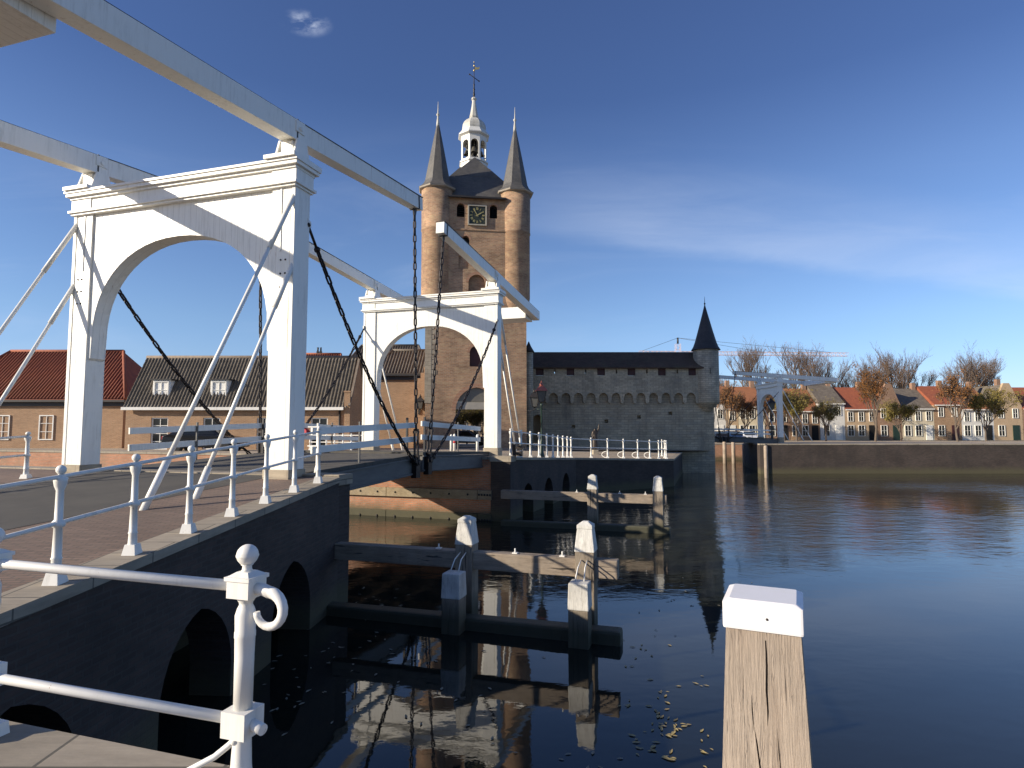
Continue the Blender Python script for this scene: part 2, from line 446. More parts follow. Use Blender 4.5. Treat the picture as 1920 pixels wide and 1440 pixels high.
SUN_AZ = RAD(70)     # direction the light travels, measured from +Y towards +X
SUN_EL = RAD(19.5)
sun = bpy.data.lights.new('sun', 'SUN'); suno = bpy.data.objects.new('sun', sun); col.objects.link(suno)
sun.energy = 5.0; sun.angle = RAD(.5); sun.color = (1.0, .885, .72)
Ld = Vector((math.sin(SUN_AZ) * math.cos(SUN_EL), math.cos(SUN_AZ) * math.cos(SUN_EL), -math.sin(SUN_EL)))
suno.rotation_euler = Ld.to_track_quat('-Z', 'Y').to_euler()
suno.location = (-40, -20, 40)

w = bpy.data.worlds.new('World'); sc.world = w; w.use_nodes = True
nt = w.node_tree; nt.nodes.clear()
out = nt.nodes.new('ShaderNodeOutputWorld'); bg = nt.nodes.new('ShaderNodeBackground')
nt.links.new(bg.outputs[0], out.inputs[0]); bg.inputs[1].default_value = .088
sky = nt.nodes.new('ShaderNodeTexSky'); sky.sky_type = 'NISHITA'; sky.sun_disc = False
sky.sun_elevation = SUN_EL
sky.sun_rotation = SUN_AZ + PI      # towards the sun: clockwise from +Y
sky.air_density = 1.0; sky.dust_density = .25; sky.ozone_density = 3.2; sky.altitude = 0
# thin cirrus and one small cumulus shred, placed by direction on the sky
tc = N(nt, 'ShaderNodeTexCoord'); sp = N(nt, 'ShaderNodeSeparateXYZ'); nt.links.new(tc.outputs['Generated'], sp.inputs[0])
def mth(op, a, b=None, c=None, clamp=False):
    n = N(nt, 'ShaderNodeMath', operation=op); n.use_clamp = clamp
    for i, v in enumerate((a, b, c)):
        if v is None: continue
        if isinstance(v, (int, float)): n.inputs[i].default_value = v
        else: nt.links.new(v, n.inputs[i])
    return n.outputs[0]
yy = mth('MAXIMUM', sp.outputs[1], .05)
u = mth('DIVIDE', sp.outputs[0], yy); v = mth('DIVIDE', sp.outputs[2], yy)
cv = N(nt, 'ShaderNodeCombineXYZ'); nt.links.new(u, cv.inputs[0]); nt.links.new(v, cv.inputs[1])
def cn(scale, sx, sy, rot=0.0, detail=6, dist=.4):
    mp = N(nt, 'ShaderNodeMapping'); mp.inputs['Scale'].default_value = (sx, sy, 1); mp.inputs['Rotation'].default_value = (0, 0, rot)
    nt.links.new(cv.outputs[0], mp.inputs[0])
    return noise(nt, mp.outputs[0], scale, detail, .6, dist)
def sstep(x, a, b):
    m_ = N(nt, 'ShaderNodeMapRange', interpolation_type='SMOOTHSTEP'); m_.inputs[1].default_value = a; m_.inputs[2].default_value = b
    nt.links.new(x, m_.inputs[0]); return m_.outputs[0]
# streak: sharp lower edge that climbs to the left, soft upper side
lo = mth('MULTIPLY_ADD', u, -.13, .325)
wob = mth('MULTIPLY_ADD', cn(3.2, 1, 2.5, 0, 5), .06, -.03)
dv = mth('SUBTRACT', mth('SUBTRACT', v, lo), wob)
streak = mth('MULTIPLY', sstep(dv, -.012, .02), mth('SUBTRACT', 1.0, sstep(dv, .02, .18)))
streak = mth('MULTIPLY', streak, sstep(u, -.12, .30))
streak = mth('MULTIPLY', streak, mth('MULTIPLY_ADD', cn(2.2, 1.0, 7, RAD(10), 7, .8), 1.3, -.12, True))
# general thin veil in the low sky
veil = mth('MULTIPLY', sstep(cn(1.6, 1.0, 5, RAD(8), 7, .9), .47, .74), mth('MULTIPLY', sstep(v, .05, .16), mth('SUBTRACT', 1.0, sstep(v, .28, .55))))
# little cloud
du = mth('MULTIPLY', mth('ADD', u, .352), 24.0); dw = mth('MULTIPLY', mth('SUBTRACT', v, .690), 44.0)
slope = mth('MULTIPLY_ADD', du, .25, dw)
rr = mth('SQRT', mth('ADD', mth('MULTIPLY', du, du), mth('MULTIPLY', slope, slope)))
puff = mth('MULTIPLY', mth('SUBTRACT', 1.0, sstep(rr, .2, 1.25)), sstep(cn(19, 1, 1.7, RAD(-14), 7, .25), .40, .66))
cl = mth('ADD', mth('MULTIPLY', streak, .36), mth('ADD', mth('MULTIPLY', veil, .10), mth('MULTIPLY', puff, .55)), None, True)
# colour balance of the camera: the zenith leans to ultramarine, the low sky to a clean light blue
tint = ramp(nt, sp.outputs[2], [(0.0, (.90, 1.0, 1.45)), (.16, (1.06, 1.11, 1.32)), (.35, (1.0, 1.02, 1.24)), (.48, (.74, .79, 1.06)), (.64, (.79, .81, 1.09))])
skyb = mix(nt, 1.0, sky.outputs[0], tint, 'MULTIPLY')
skyc = mix(nt, cl, skyb, (6.6, 7.3, 8.8))
nt.links.new(skyc, bg.inputs[0])

sc.view_settings.view_transform = 'Standard'; sc.view_settings.look = 'None'
sc.view_settings.exposure = .45; sc.view_settings.gamma = 1.0
try: sc.cycles.max_bounces = 6; sc.cycles.glossy_bounces = 4; sc.cycles.use_denoising = True
except Exception: pass

# ------------------------------------------------------------------ water and ground
def sheet(name, mat, rows, kind='structure'):
    mb = MB()
    for a, b in zip(rows[:-1], rows[1:]):
        for i in range(len(a) - 1): mb.face((a[i], a[i + 1], b[i + 1], b[i]))
    o = mb.build(name, mat); tag(o, kind=kind); return o
mb = MB(); mb.face(((-160, -60, WZ), (220, -60, WZ), (220, 75, WZ), (-160, 75, WZ)))
tag(mb.build('canal_water', M['water']), kind='structure')
mb = MB(); mb.face(((-160, -60, -2.2), (220, -60, -2.2), (220, 75, -2.2), (-160, 75, -2.2)))
tag(mb.build('canal_bed', M['ground']), kind='structure')

def wing_x(t): return 4.1 + (.5 - t) * .2473
TE = -8.8                                   # near quay edge
zap = lambda t: 2.0 + (max(t, -9.0) + 9.0) * .0605
sheet('near_quay', M['paving'], [[loc(-60, -70, 2.0), loc(70, -70, 2.0)], [loc(-60, TE, 2.0), loc(70, TE, 2.0)]])
rows = [[loc(-60, t, zap(t)), loc(-2.6, t, zap(t)), loc(2.6, t, zap(t)), loc(wing_x(t), t, zap(t))] for t in (TE, -6, -4, -2, 0, .55)]
sheet('bridge_approach_paving', M['paving'], rows)
sheet('approach_road', M['asphalt'], [[loc(-2.6, t, zap(t) + .005), loc(2.6, t, zap(t) + .005)] for t in (-40, TE, -6, -4, -2, .2)])

mb = MB()
ctr = Vector((-3, 41, 2.2))
bd = [loc(-70, 12.6, 2.25), loc(-4.2, 12.6, 2.45), loc(4.02, 12.6, 2.42), loc(4.47, 23.7, 1.9), loc(9.57, 30.1, 1.6), Vector((14.3, 52.0, 1.62)), Vector((17.2, 52.6, 1.7)), Vector((17.2, 72.6, 1.77)), Vector((-150, 72.6, 1.9))]
for i in range(len(bd)):
    mb.face((ctr, bd[i], bd[(i + 1) % len(bd)]))
tag(mb.build('gate_quay', M['cobble']), kind='structure')
sheet('far_ground', M['ground'], [[Vector((-3000, 72.6, 1.75)), Vector((3000, 72.6, 1.75))], [Vector((-3000, 5000, 1.75)), Vector((3000, 5000, 1.75))]])
sheet('far_street', M['cobble'], [[Vector((-150, 72.6, 1.78)), Vector((200, 72.6, 1.78))], [Vector((-150, 92, 1.78)), Vector((200, 92, 1.78))]])
sheet('east_quay', M['cobble'], [[Vector((20.6, 51.2, 2.3)), Vector((200, 51.2, 2.3))], [Vector((23.2, 61.5, 2.2)), Vector((200, 61.5, 2.2))], [Vector((29.5, 72.6, 1.785)), Vector((200, 72.6, 1.785))]])

def wall_run(name, pts, th, mat, label, holes_at=None, coping=.42, cap=M['coping'], zb=-2.0):
    """quay wall with coping; pts = [(Vector with z = top)], the land lies on the left of the run's direction"""
    root = empty(name, (0, 0, 0), 0, label, 'quay wall')
    mb = MB(); cp = MB(); bk = MB(); any_hole = False
    for k in range(len(pts) - 1):
        a, b = pts[k], pts[k + 1]
        d = Vector((b.x - a.x, b.y - a.y, 0)); L = d.length; d.normalize(); n = Vector((-d.y, d.x, 0))
        e0 = .004 if k else 0.0; e1 = .004 if k < len(pts) - 2 else 0.0; a_, b_ = a, b
        a = a + d * e0; L -= e0 + e1
        F = lambda u, v, w_, a=a, d=d, n=n: Vector((a.x, a.y, 0)) + d * u + n * w_ + Vector((0, 0, v))
        outer = [(0, zb), (L, zb), (L, b.z - .10), (0, a.z - .10)]
        hs = []
        for (seg, s, hw, zs, za) in (holes_at or []):
            if seg == k: hs.append(gothic(s - hw, s + hw, -1.2, zs, za)); any_hole = True
        mb.plate(outer, hs, th, F)
        if hs: bk.hexa([F(.2, zb, th + 1.2), F(L - .2, zb, th + 1.2), F(L - .2, zb, th + 1.4), F(.2, zb, th + 1.4)],
                       [F(.2, 1.7, th + 1.2), F(L - .2, 1.7, th + 1.2), F(L - .2, 1.7, th + 1.4), F(.2, 1.7, th + 1.4)])
        c0 = -.04; c1 = coping
        cp.hexa([F(-.03, a.z - .10, c0), F(L + .03, b.z - .10, c0), F(L + .03, b.z - .10, c1), F(-.03, a.z - .10, c1)],
                [F(-.03, a.z + .012, c0), F(L + .03, b.z + .012, c0), F(L + .03, b.z + .012, c1), F(-.03, a.z + .012, c1)])
    mb.build('wall', mat, root)
    if any_hole: bk.build('culvert_back', M['wing'], root)
    cp.build('coping', cap, root)
    return root

Bp = loc(wing_x(TE), TE, zap(TE)); Ap = loc(4.1, .5, zap(.5))
wl = (Vector((Ap.x, Ap.y, 0)) - Vector((Bp.x, Bp.y, 0))).length
hol = [(0, (Yc - Bp.y) / (Ap.y - Bp.y) * wl, .80, .30, 1.28) for Yc in (10.95, 8.1, 5.3)]
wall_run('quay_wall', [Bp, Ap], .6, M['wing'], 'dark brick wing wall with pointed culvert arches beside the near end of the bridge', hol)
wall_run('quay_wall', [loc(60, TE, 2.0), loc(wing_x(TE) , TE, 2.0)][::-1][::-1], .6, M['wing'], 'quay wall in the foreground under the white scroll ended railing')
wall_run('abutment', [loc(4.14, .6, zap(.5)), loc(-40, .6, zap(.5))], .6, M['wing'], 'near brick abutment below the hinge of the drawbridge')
o = wall_run('abutment', [loc(-40, 12.6, 2.42), loc(4.05, 12.6, 2.42)], .8, M['abut'], 'sunlit brick abutment with two bolted timber wales under the bridge')
for z0, z1 in ((.70, 1.08), (-.36, .12)):
    mb = MB(); bp_ = []; x = -39.0
    while x < 3.2:
        p0, p1 = loc(x, 12.53, (z0 + z1) / 2), loc(min(x + 4.15, 3.3), 12.53, (z0 + z1) / 2)
        mb.beam(p0, p1, .14, z1 - z0)
        if x > -16:
            for q in range(5): bp_.append(p0.lerp(p1, .1 + q * .2) - AV * .07)
        x += 4.17
    mb.beam(loc(-39, 12.585, (z0 + z1) / 2), loc(3.3, 12.585, (z0 + z1) / 2), .03, (z1 - z0) * .8)
    wv = mb.build('timber_wale', M['wale'], o, bevel=.012)
    bm0 = None
    for q in bp_:
        if bm0 is None: b_ = MB(); b_.ball((0, 0, 0), .045, 8, 4); bm0 = b_.build('bolt', M['iron'], wv); c_ = bm0
        else: c_ = bm0.copy(); col.objects.link(c_); c_.parent = wv
        c_.location = q
far1 = [loc(4.05, 12.62, 2.42), loc(4.5, 23.7, 1.9), loc(9.6, 30.1, 1.6), Vector((14.35, 52.0, 1.62))]
seg0 = (far1[1] - far1[0]).length
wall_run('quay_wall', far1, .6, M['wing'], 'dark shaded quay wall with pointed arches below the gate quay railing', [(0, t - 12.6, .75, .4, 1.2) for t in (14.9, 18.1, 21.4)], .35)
wall_run('quay_wall', [Vector((17.2, 72.6, 1.79)), Vector((29.5, 72.6, 1.79))], .6, M['abut'], 'sunlit brick quay wall behind the mooring piles under the distant bridge')
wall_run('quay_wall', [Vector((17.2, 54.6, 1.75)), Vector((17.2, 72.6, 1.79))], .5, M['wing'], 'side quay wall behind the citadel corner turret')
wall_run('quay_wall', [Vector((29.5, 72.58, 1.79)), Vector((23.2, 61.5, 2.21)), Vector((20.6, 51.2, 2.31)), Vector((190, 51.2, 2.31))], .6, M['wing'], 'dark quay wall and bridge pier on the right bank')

# stone corner piers of the bridge
def pier(label, x0, x1, t0, t1, z):
    mb = MB(); Mx = Matrix.Translation(loc(0, 0)) @ Matrix.Rotation(-AX, 4, 'Z')
    mb.box(x0, x1, t0, t1, -2, z - .2)
    root = mb.build('bridge_pier', M['wing'], None, bevel=.02, M=Mx); tag(root, label, 'pier')
    c = MB(); c.box(x0 - .04, x1 + .04, t0 - .04, t1 + .04, z - .2, z + .03); c.build('cap_stone', M['coping'], root, bevel=.02, M=Mx)
pier('dark brick pier at the near corner of the bridge with flat cap stone', 3.3, 4.16, .22, .68, 2.58)
pier('brick pier at the far corner of the bridge beside the shaded quay wall', 3.25, 4.1, 12.5, 13.1, 2.44)

# ------------------------------------------------------------------ drawbridge
def link_mesh(mb, c, d, side, L=.285, W=.125, r=.0265):
    up = d.cross(side).normalized(); pts = []
    hl = L / 2 - W / 2; hw = W / 2 - r
    for k in range(6):
        a = -PI / 2 + PI * k / 5; pts.append(c + d * (hl + hw * math.cos(a)) + side * hw * math.sin(a))
    for k in range(6):
        a = PI / 2 + PI * k / 5; pts.append(c + d * (-hl + hw * math.cos(a)) + side * hw * math.sin(a))
    mb.tube(pts, r, 6, closed=True)
def chain(p0, p1, parent, sag=.0, rod=0.0, strap=0.0, pitch=.222):
    """p0 top, p1 bottom; iron rod at the top, twin straps at the bottom"""
    p0 = Vector(p0); p1 = Vector(p1); n = 240
    crv = [p0.lerp(p1, i / n) + Vector((0, 0, -sag * 4 * (i / n) * (1 - i / n))) for i in range(n + 1)]
    acc = [0]
    for i in range(n): acc.append(acc[-1] + (crv[i + 1] - crv[i]).length)
    T = acc[-1]
    def P(s):
        i = 0
        lo_, hi = 0, n
        while hi - lo_ > 1:
            m_ = (lo_ + hi) // 2
            if acc[m_] <= s: lo_ = m_
            else: hi = m_
        f = (s - acc[lo_]) / max(acc[lo_ + 1] - acc[lo_], 1e-6)
        return crv[lo_].lerp(crv[lo_ + 1], f)
    mb = MB(); s = rod + pitch / 2; k = 0
    e = T - strap
    sd0 = Vector((1, 0, 0))
    while s < e:
        d = (P(min(s + .05, T)) - P(max(s - .05, 0))).normalized()
        sx = (sd0 - d * sd0.dot(d)).normalized(); sy = d.cross(sx)
        a = RAD(12) * math.sin(k * 1.7)
        side = (sx if k % 2 else sy); side = side * math.cos(a) + (sy if k % 2 else sx) * math.sin(a)
        link_mesh(mb, P(s), d, side.normalized()); s += pitch; k += 1
    ch = mb.build('chain', M['chain'], parent, weld=False)
    if rod:
        r = MB(); r.tube([P(0), P(rod * .5), P(rod)], .032, 8); r.ball(P(rod), .075, 10, 6); r.ball(P(rod * .04), .06, 10, 6)
        r.build('chain_rod', M['chain'], ch)
    if strap:
        r = MB()
        d = (p1 - P(e)).normalized()
        for o_ in (-.055, .055):
            r.beam(P(e) + Vector((o_, 0, .1)), p1 + Vector((o_, 0, 0)), .035, .09, up=(0, 1, 0))
        r.box(-.09, .09, -.05, .05, -.04, .04, M=Matrix.Translation(P(e)))
        r.build('chain_strap', M['chain'], ch)
    return ch

PROTO = {}
def part_copy(name, parent, p_, r=.022, mat=None):
    """small repeated part: first call builds the mesh, later calls share it"""
    if name not in PROTO:
        b = MB(); b.ball((0, 0, 0), r, 8, 5); o = b.build(name, mat or M['iron'], parent); PROTO[name] = o
    else:
        o = PROTO[name].copy(); col.objects.link(o); o.parent = parent
    o.location = p_; return o
def drawbridge(name, p, rz, label, fwd, tail, pz, slope, group=None, stay_far=True):
    root = empty(name, p, rz, label, 'drawbridge', group)
    HW, HO = 2.65, 3.25
    for s in (-1, 1):
        mb = MB(); a, b = sorted((s * HW, s * (HO - .115)))
        mb.box(a, b, -.25, .25, .17, 6.36)
        a, b = sorted((s * (HO - .098), s * HO)); mb.box(a, b, -.262, .262, .17, 6.36)
        a, b = sorted((s * (HO - .118), s * (HO - .09))); mb.box(a, b, -.232, .232, .17, 6.36)
        po = mb.build('post', M['white'], root, bevel=.008)
        pl = MB(); a, b = sorted((s * (HW - .03), s * (HO + .03))); pl.box(a, b, -.29, .29, -.45, .17)
        pl.build('plinth', M['quoin'], po, bevel=.015)
        for zz in (5.4, 6.05):
            st = MB(); st.box(s * (HO - .36) - .02, s * (HO - .36) + .02, -.268, -.25, zz - .5, zz + .28); st.build('iron_strap', M['white_iron'], po)
        for zz in (4.1, 4.4, 4.7):
            for xx in (.22, .34):
                rv = part_copy('rivet', po, (s * (HO - xx), -.252, zz))
        for yb in (-1,):
            for (z0, y1) in ((6.15, -3.7), (4.62, -2.7)):
                sl = MB()
                a0 = Vector((s * (HO - .06), -.20, z0)); a1 = Vector((s * (HO - .06), y1, -.28))
                sl.tube([a0, a0.lerp(a1, .22)], .055, 10); sl.tube([a0.lerp(a1, .2), a0.lerp(a1, .9)], .040, 10)
                sl.tube([a0.lerp(a1, .87), a1], .06, 10)
                sl.build('stay_rod', M['white'], po)
    # arch panel
    pan = MB(); o_ = [(-HW + .003, 2.9), (-HW + .003, 3.45)]
    inner = []
    nn = 26
    for i in range(nn + 1):
        a = PI - PI * i / nn; c_, s_ = math.cos(a), math.sin(a)
        inner.append((2.56 * math.copysign(abs(c_) ** .92, c_), 3.25 + 2.28 * abs(s_) ** .92))
    poly = [(-HW + .003, 2.7), (-2.58, 2.75)] + inner + [(2.58, 2.75), (HW - .003, 2.7), (HW - .003, 6.36), (-HW + .003, 6.36)]
    pan.plate(poly, [], .40, XZ(-.20))
    pan.build('arch_panel', M['boards'], root, smooth=False)
    en = MB(); en.box(-HO - .035, HO + .035, -.285, .285, 6.36, 6.74)
    for s in (-1, 1): en.box(s * (HO - .27) - .32, s * (HO - .27) + .32, -.31, .31, 6.44, 6.7)
    en = en.build('entablature', M['white'], root, bevel=.008)
    cm = MB()
    for z0, z1, e in ((6.31, 6.36, .04), (6.36, 6.42, .09), (6.70, 6.76, .06), (6.76, 6.84, .13), (6.84, 6.90, .16)):
        cm.box(-HO - e, HO + e, -.285 - e, .285 + e, z0, z1)
    for s in (-1, 1): cm.box(s * (HO - .27) - .4, s * (HO - .27) + .4, -.5, .5, 6.90, 6.99)
    cm.build('cornice', M['white'], en, bevel=.006)
    for s in (-1, 1):
        x = s * 2.95
        bk = MB()
        for q in (-.23, .23):
            bk.plate([(-.30, 6.99), (.30, 6.99), (.16, pz - .235), (-.16, pz - .235)], [], .05, lambda u_, v_, w_, q=q: Vector((x + q - .025 + w_, u_, v_)))
        bk.box(x - .205, x + .205, -.15, .15, pz - .05, pz + .2); bk.tube([(x - .25, 0, pz + .04), (x + .25, 0, pz + .04)], .05, 12); bk.tube([(x - .22, 0, pz - .27), (x + .22, 0, pz - .27)], .05, 12)
        bk.box(x - .2, x + .2, -.28, .28, 6.992, 7.10); bk.box(x - .15, x + .15, -.2, .2, 7.10, pz - .3)
        bk.build('beam_bearing', M['white'], root)
        p0 = Vector((x, -tail, pz - slope * tail)); p1 = Vector((x, fwd, pz + slope * fwd))
        bm_ = MB(); bm_.beam(p0, Vector((x, .2, pz + slope * .2)), .36, .46); bm_.beam(Vector((x, .203, pz + slope * .2)), p1, .33, .45, .31, .40)
        be = bm_.build('balance_beam', M['white'], root, bevel=.01)
        q = MB(); tp = MB()
        tp.beam(p0 + Vector((0, 0, .238)), p1 + Vector((0, 0, .215)), .35, .02); tp.build('beam_capping', M['iron'], be)
        q.beam(p1 - Vector((0, .30, .30 * slope)), p1 - Vector((0, .24, .24 * slope)), .345, .445)
        hook = p1 - Vector((0, .27, .27 * slope + .22))
        q.build('iron_band', M['iron'], be); q = MB(); q.plate([(-.11, 0), (.11, 0), (.05, -.2), (-.05, -.2)], [], .05, lambda u_, v_, w_, h_=hook: h_ + Vector((-.025 + w_, u_, v_)))
        q.build('chain_hook', M['iron'], be); q = MB(); q.beam(Vector((x, -.1, pz)) , Vector((x, -.06, pz)), .37, .475); q.build('iron_band', M['iron'], be)
        e_ = hook + Vector((0, 0, -.16))
        chain(e_, (x, 6.36, -.12), root, 0.0, 0.0, 1.05)
        chain((s * (HO - .02), .22, 5.62), (s * 2.98, 6.30, -.1), root, .42, .62, .22)
        an = MB(); an.plate([(.18, 5.5), (.32, 5.56), (.32, 5.68), (.18, 5.74)], [], .05, lambda u_, v_, w_: Vector((s * (HO - .02) - .025 + w_, u_, v_)))
        an.build('chain_anchor', M['white_iron'], root)
    # ballast box across the tails
    zt = pz - slope * (tail - .8)
    bb = MB(); bb.box(-2.76, 2.76, -tail + .15, -tail + 1.5, zt - .38, zt + .22)
    bb.build('ballast_box', M['boards'], root, bevel=.01)
    # leaf
    rise = lambda y: .21 * max(0, y) / 6.5
    lf = MB()
    for k in range(16):
        y0 = .2 + k * (6.44 / 16); y1 = .2 + (k + 1) * (6.44 / 16) - .012
        lf.hexa([Vector((-2.88, y0, rise(y0) - .09)), Vector((2.88, y0, rise(y0) - .09)), Vector((2.88, y1, rise(y1) - .09)), Vector((-2.88, y1, rise(y1) - .09))],
                [Vector((-2.88, y0, rise(y0) + .012)), Vector((2.88, y0, rise(y0) + .012)), Vector((2.88, y1, rise(y1) + .012)), Vector((-2.88, y1, rise(y1) + .012))])
    lf = lf.build('deck', M['deckwood'], root)
    for x in (-2.78, -1.4, 0, 1.4, 2.78):
        g = MB(); g.beam((x, .25, -.38), (x, 6.62, -.16), .16 if abs(x) > 2 else .22, .54, h1=.50); 
        if abs(x) > 2:
            sx = math.copysign(1, x)
            g.beam((x + sx * .1, .25, -.12), (x + sx * .1, 6.62, .10), .05, .05)
            g.beam((x + sx * .1, .25, -.60), (x + sx * .1, 6.62, -.36), .05, .05)
        g.build('girder', M['girder'], lf, bevel=.006)
    for y in (1.8, 3.4, 5.0, 6.54):
        g = MB(); g.box(-2.7, 2.7, y - .09, y + .09, rise(y) - .58, rise(y) - .12); g.build('cross_girder', M['girder'], lf)
    for s in (-1, 1):
        fi = MB(); fi.box(s * 2.93 - .09, s * 2.93 + .09, 6.22, 6.5, -.50, .08); fi.tube([(s * 2.80, 6.36, -.02), (s * 3.08, 6.36, -.02)], .085, 10); fi.box(s * 2.93 - .11, s * 2.93 + .11, 6.30, 6.42, -.1, .2); fi.build('chain_bracket', M['chain'], lf)
    for s in (-1, 1):
        x = s * 2.80
        rl = MB()
        for h in (.50, .94): rl.beam((x, 1.15, h + rise(1.15)), (x, 6.6, h + rise(6.6)), .055, .17)
        rl = rl.build('leaf_railing', M['white'], root, bevel=.006)
        for y in (3.35,):
            r_ = MB(); r_.box(x - s * .06 - .02, x - s * .06 + .02, y - .025, y + .025, rise(y), rise(y) + 1.12); r_.build('railing_post', M['girder'], rl)
        r_ = MB(); r_.box(x - s * .09 - .03, x - s * .09 + .03, 6.14, 6.2, rise(6.2), rise(6.2) + 1.18); r_.build('railing_post', M['iron'], rl)
    return root
b1 = drawbridge('drawbridge', loc(0, 0, 2.55), -AX, 'near half of the white double drawbridge with the biggest gate frame beside the wing wall', 6.3, 6.6, 7.68, .09, 'halves of the white drawbridge over the canal')
b2 = drawbridge('drawbridge', loc(0, SPAN, 2.60), -AX + PI, 'far half of the white double drawbridge, its arched gate frame standing before the brick tower', 5.6, 7.2, 7.60, .07, 'halves of the white drawbridge over the canal')
# the distant bridge: same kind, smaller
for i, (X, rz, lb) in enumerate(((24.05, PI / 2, 'distant white drawbridge half right of the citadel wall, seen in the shade'), (24.05 - SPAN * .74, -PI / 2, 'distant white drawbridge half mostly hidden behind the citadel wall'))):
    c = copy_tree(b2 if i == 0 else b2); c.location = (X, 57.3, 2.68); c.rotation_euler = (0, 0, rz); c.scale = (.74, .74, .74)
    c['label'] = lb; c['group'] = 'distant drawbridge halves'

# ------------------------------------------------------------------ iron railings
def post_profile(h):
    return [(.05, .05), (.048, .09), (.046, .12), (.042, .2), (.05, .215), (.042, .23), (.036, .46 * h), (.055, .47 * h), (.062, .49 * h), (.055, .51 * h), (.036, .53 * h), (.033, .78 * h), (.05, .82 * h), (.058, .86 * h), (.062, .89 * h), (.03, .905 * h), (.022, .925 * h)] + [(.046 * math.sin(a), .96 * h - .046 * math.cos(a)) for a in (RAD(35), RAD(70), RAD(105), RAD(140), RAD(178))]
def iron_railing(name, pts, label, zf=None, h=1.09, cat='railing', group=None, rails=(.50, .90), thin=1.0, hoops=(), ends=(0, 0)):
    root = empty(name, pts[0], 0, label, cat, group); o0 = Vector(pts[0])
    for i, p in enumerate(pts):
        mb = MB(); q = Vector(p) - o0
        mb.lathe([(r * thin, z) for r, z in post_profile(h)], 10, q)
        mb.frustum(q.x, q.y, q.z - .05, q.z + .09, .08 * thin, .08 * thin, .055 * thin, .055 * thin)
        po = mb.build('post', M['white_iron'], root)
        if i in hoops:
            hb = MB(); hb.tube([q + Vector((-.03 - .30 * math.sin(a), .15 * math.sin(a) , .02 + .32 * (1 - math.cos(a)) / 2 * 1.2)) for a in [PI * k / 8 for k in range(9)]], .022, 6); hb.build('stay_hoop', M['white_iron'], po)
    for hr in rails:
        mb = MB(); mb.tube([Vector(p) - o0 + Vector((0, 0, hr * h)) for p in pts], .022 * thin, 8); mb.build('rail', M['white_iron'], root)
    return root
dirw = (Vector((Ap.x, Ap.y, 0)) - Vector((Bp.x, Bp.y, 0))).normalized()
pts = []
for Y in (12.32, 11.2, 10.1, 9.06, 8.0, 6.95, 5.9, 4.9):
    p = Vector((-4.716 + .0688 * Y + .006, Y, 0)); p.z = 2.54 - (12.32 - Y) * .0613 + .012; pts.append(p)
iron_railing('railing', pts, 'white iron railing with ball topped posts on the near wing wall beside the bridge')
# T-topped rest beside the first post
# gate quay railing
e1 = [far1[0].lerp(far1[1], f) for f in (.06, .18, .30, .42, .535, .635, .725, .815, .90, .975)]
e2 = [far1[1].lerp(far1[2], f) for f in (.17, .33, .49, .64, .77, .87, .955)]
gp = []
for i, p in enumerate(e1 + e2):
    n = Vector((-.95, .3, 0)) if i < len(e1) else Vector((-.78, .62, 0))
    q = p + n * .22; q.z = p.z + .01; gp.append(q)
gp.append(gp[-1] + Vector((.15, 1.0, 0))); gp.append(gp[-1] + Vector((.35, 2.2, 0)))
iron_railing('railing', gp, 'long white iron railing along the gate quay in front of the grey citadel wall', h=1.2, thin=1.2, hoops=(11, 12, 13, 14))
iron_railing('railing', [loc(-6.0 - i * .55, 19.5, 2.3) for i in range(9)], 'short white fence before the brick houses, seen through the far gate frame', h=1.0, thin=1.1)
iron_railing('railing', [loc(-3.0 - .05, -1.2 - i * 1.5, zap(-1.2 - i * 1.5)) for i in range(6)], 'white railing along the left side of the approach road', h=1.05, thin=1.2)

# foreground railing with scroll end
root = empty('railing', loc(9.68, -8.93, 1.975), -AX, 'foreground white iron railing end post with ball top and curled rail end', 'railing')
def fancy_post(x, full=True):
    mb = MB(); c = (x, 0, 0)
    for z0, z1 in ((-.01, .10),): mb.frustum(x, 0, z0, z1, .085, .085, .075, .075)
    mb.lathe([(.052, .10), (.044, .16), (.040, .28), (.040, .30)], 12, c)
    mb.box(x - .062, x + .062, -.062, .062, .29, .40)
    mb.lathe([(.040, .40), (.041, .62), (.043, .70), (.045, .705), (.045, .725), (.043, .735), (.045, .80), (.036, .83), (.028, .845), (.03, .855), (.044, .875), (.047, .882)], 16, c)
    mb.box(x - .058, x + .058, -.058, .058, .88, .955)
    mb.box(x - .066, x + .066, -.066, .066, .955, .972)
    mb.frustum(x, 0, .972, .990, .058, .058, .03, .03)
    mb.lathe([(.026, .985), (.021, 1.0), (.020, 1.012), (.028, 1.02)], 14, c)
    mb.ball((x, 0, 1.06), .047, 18, 12)
    mb.lathe([(.0475, 1.052), (.0488, 1.058), (.0475, 1.064)], 18, c, caps=False)
    return mb.build('post', M['white_iron'], root)
for x in (0, -1.62): fancy_post(x)
for z in (.92, .345):
    mb = MB(); mb.tube([(-3.2, 0, z), (-.05, 0, z)], .024, 10); mb.build('rail', M['white_iron'], root)
mb = MB(); path = [(.03, -.0, .918), (.09, 0, .915), (.125, 0, .905)]
for k in range(15):
    a = PI / 2 - k * RAD(19.0); r_ = .080 - k * .0018
    path.append((.128 + r_ * math.cos(a), -.004 * k / 3, .826 + r_ * math.sin(a)))
mb.tube(path, [.026] * 3 + [.0255 - .0008 * k for k in range(15)], 12); mb.build('scroll_end', M['white_iron'], root)
mb = MB(); mb.tube([(.03, 0, .345), (.125, -.02, .332)], .024, 12); mb.build('rail_stub', M['white_iron'], root)
mb = MB(); mb.tube([(-.012, -.02, .28), (-.04, -.03, .25), (-.10, -.05, .20), (-.45, -.25, .02)], .014, 8); mb.ball((-.012, -.03, .272), .02, 10, 6); mb.build('brace', M['white_iron'], root)

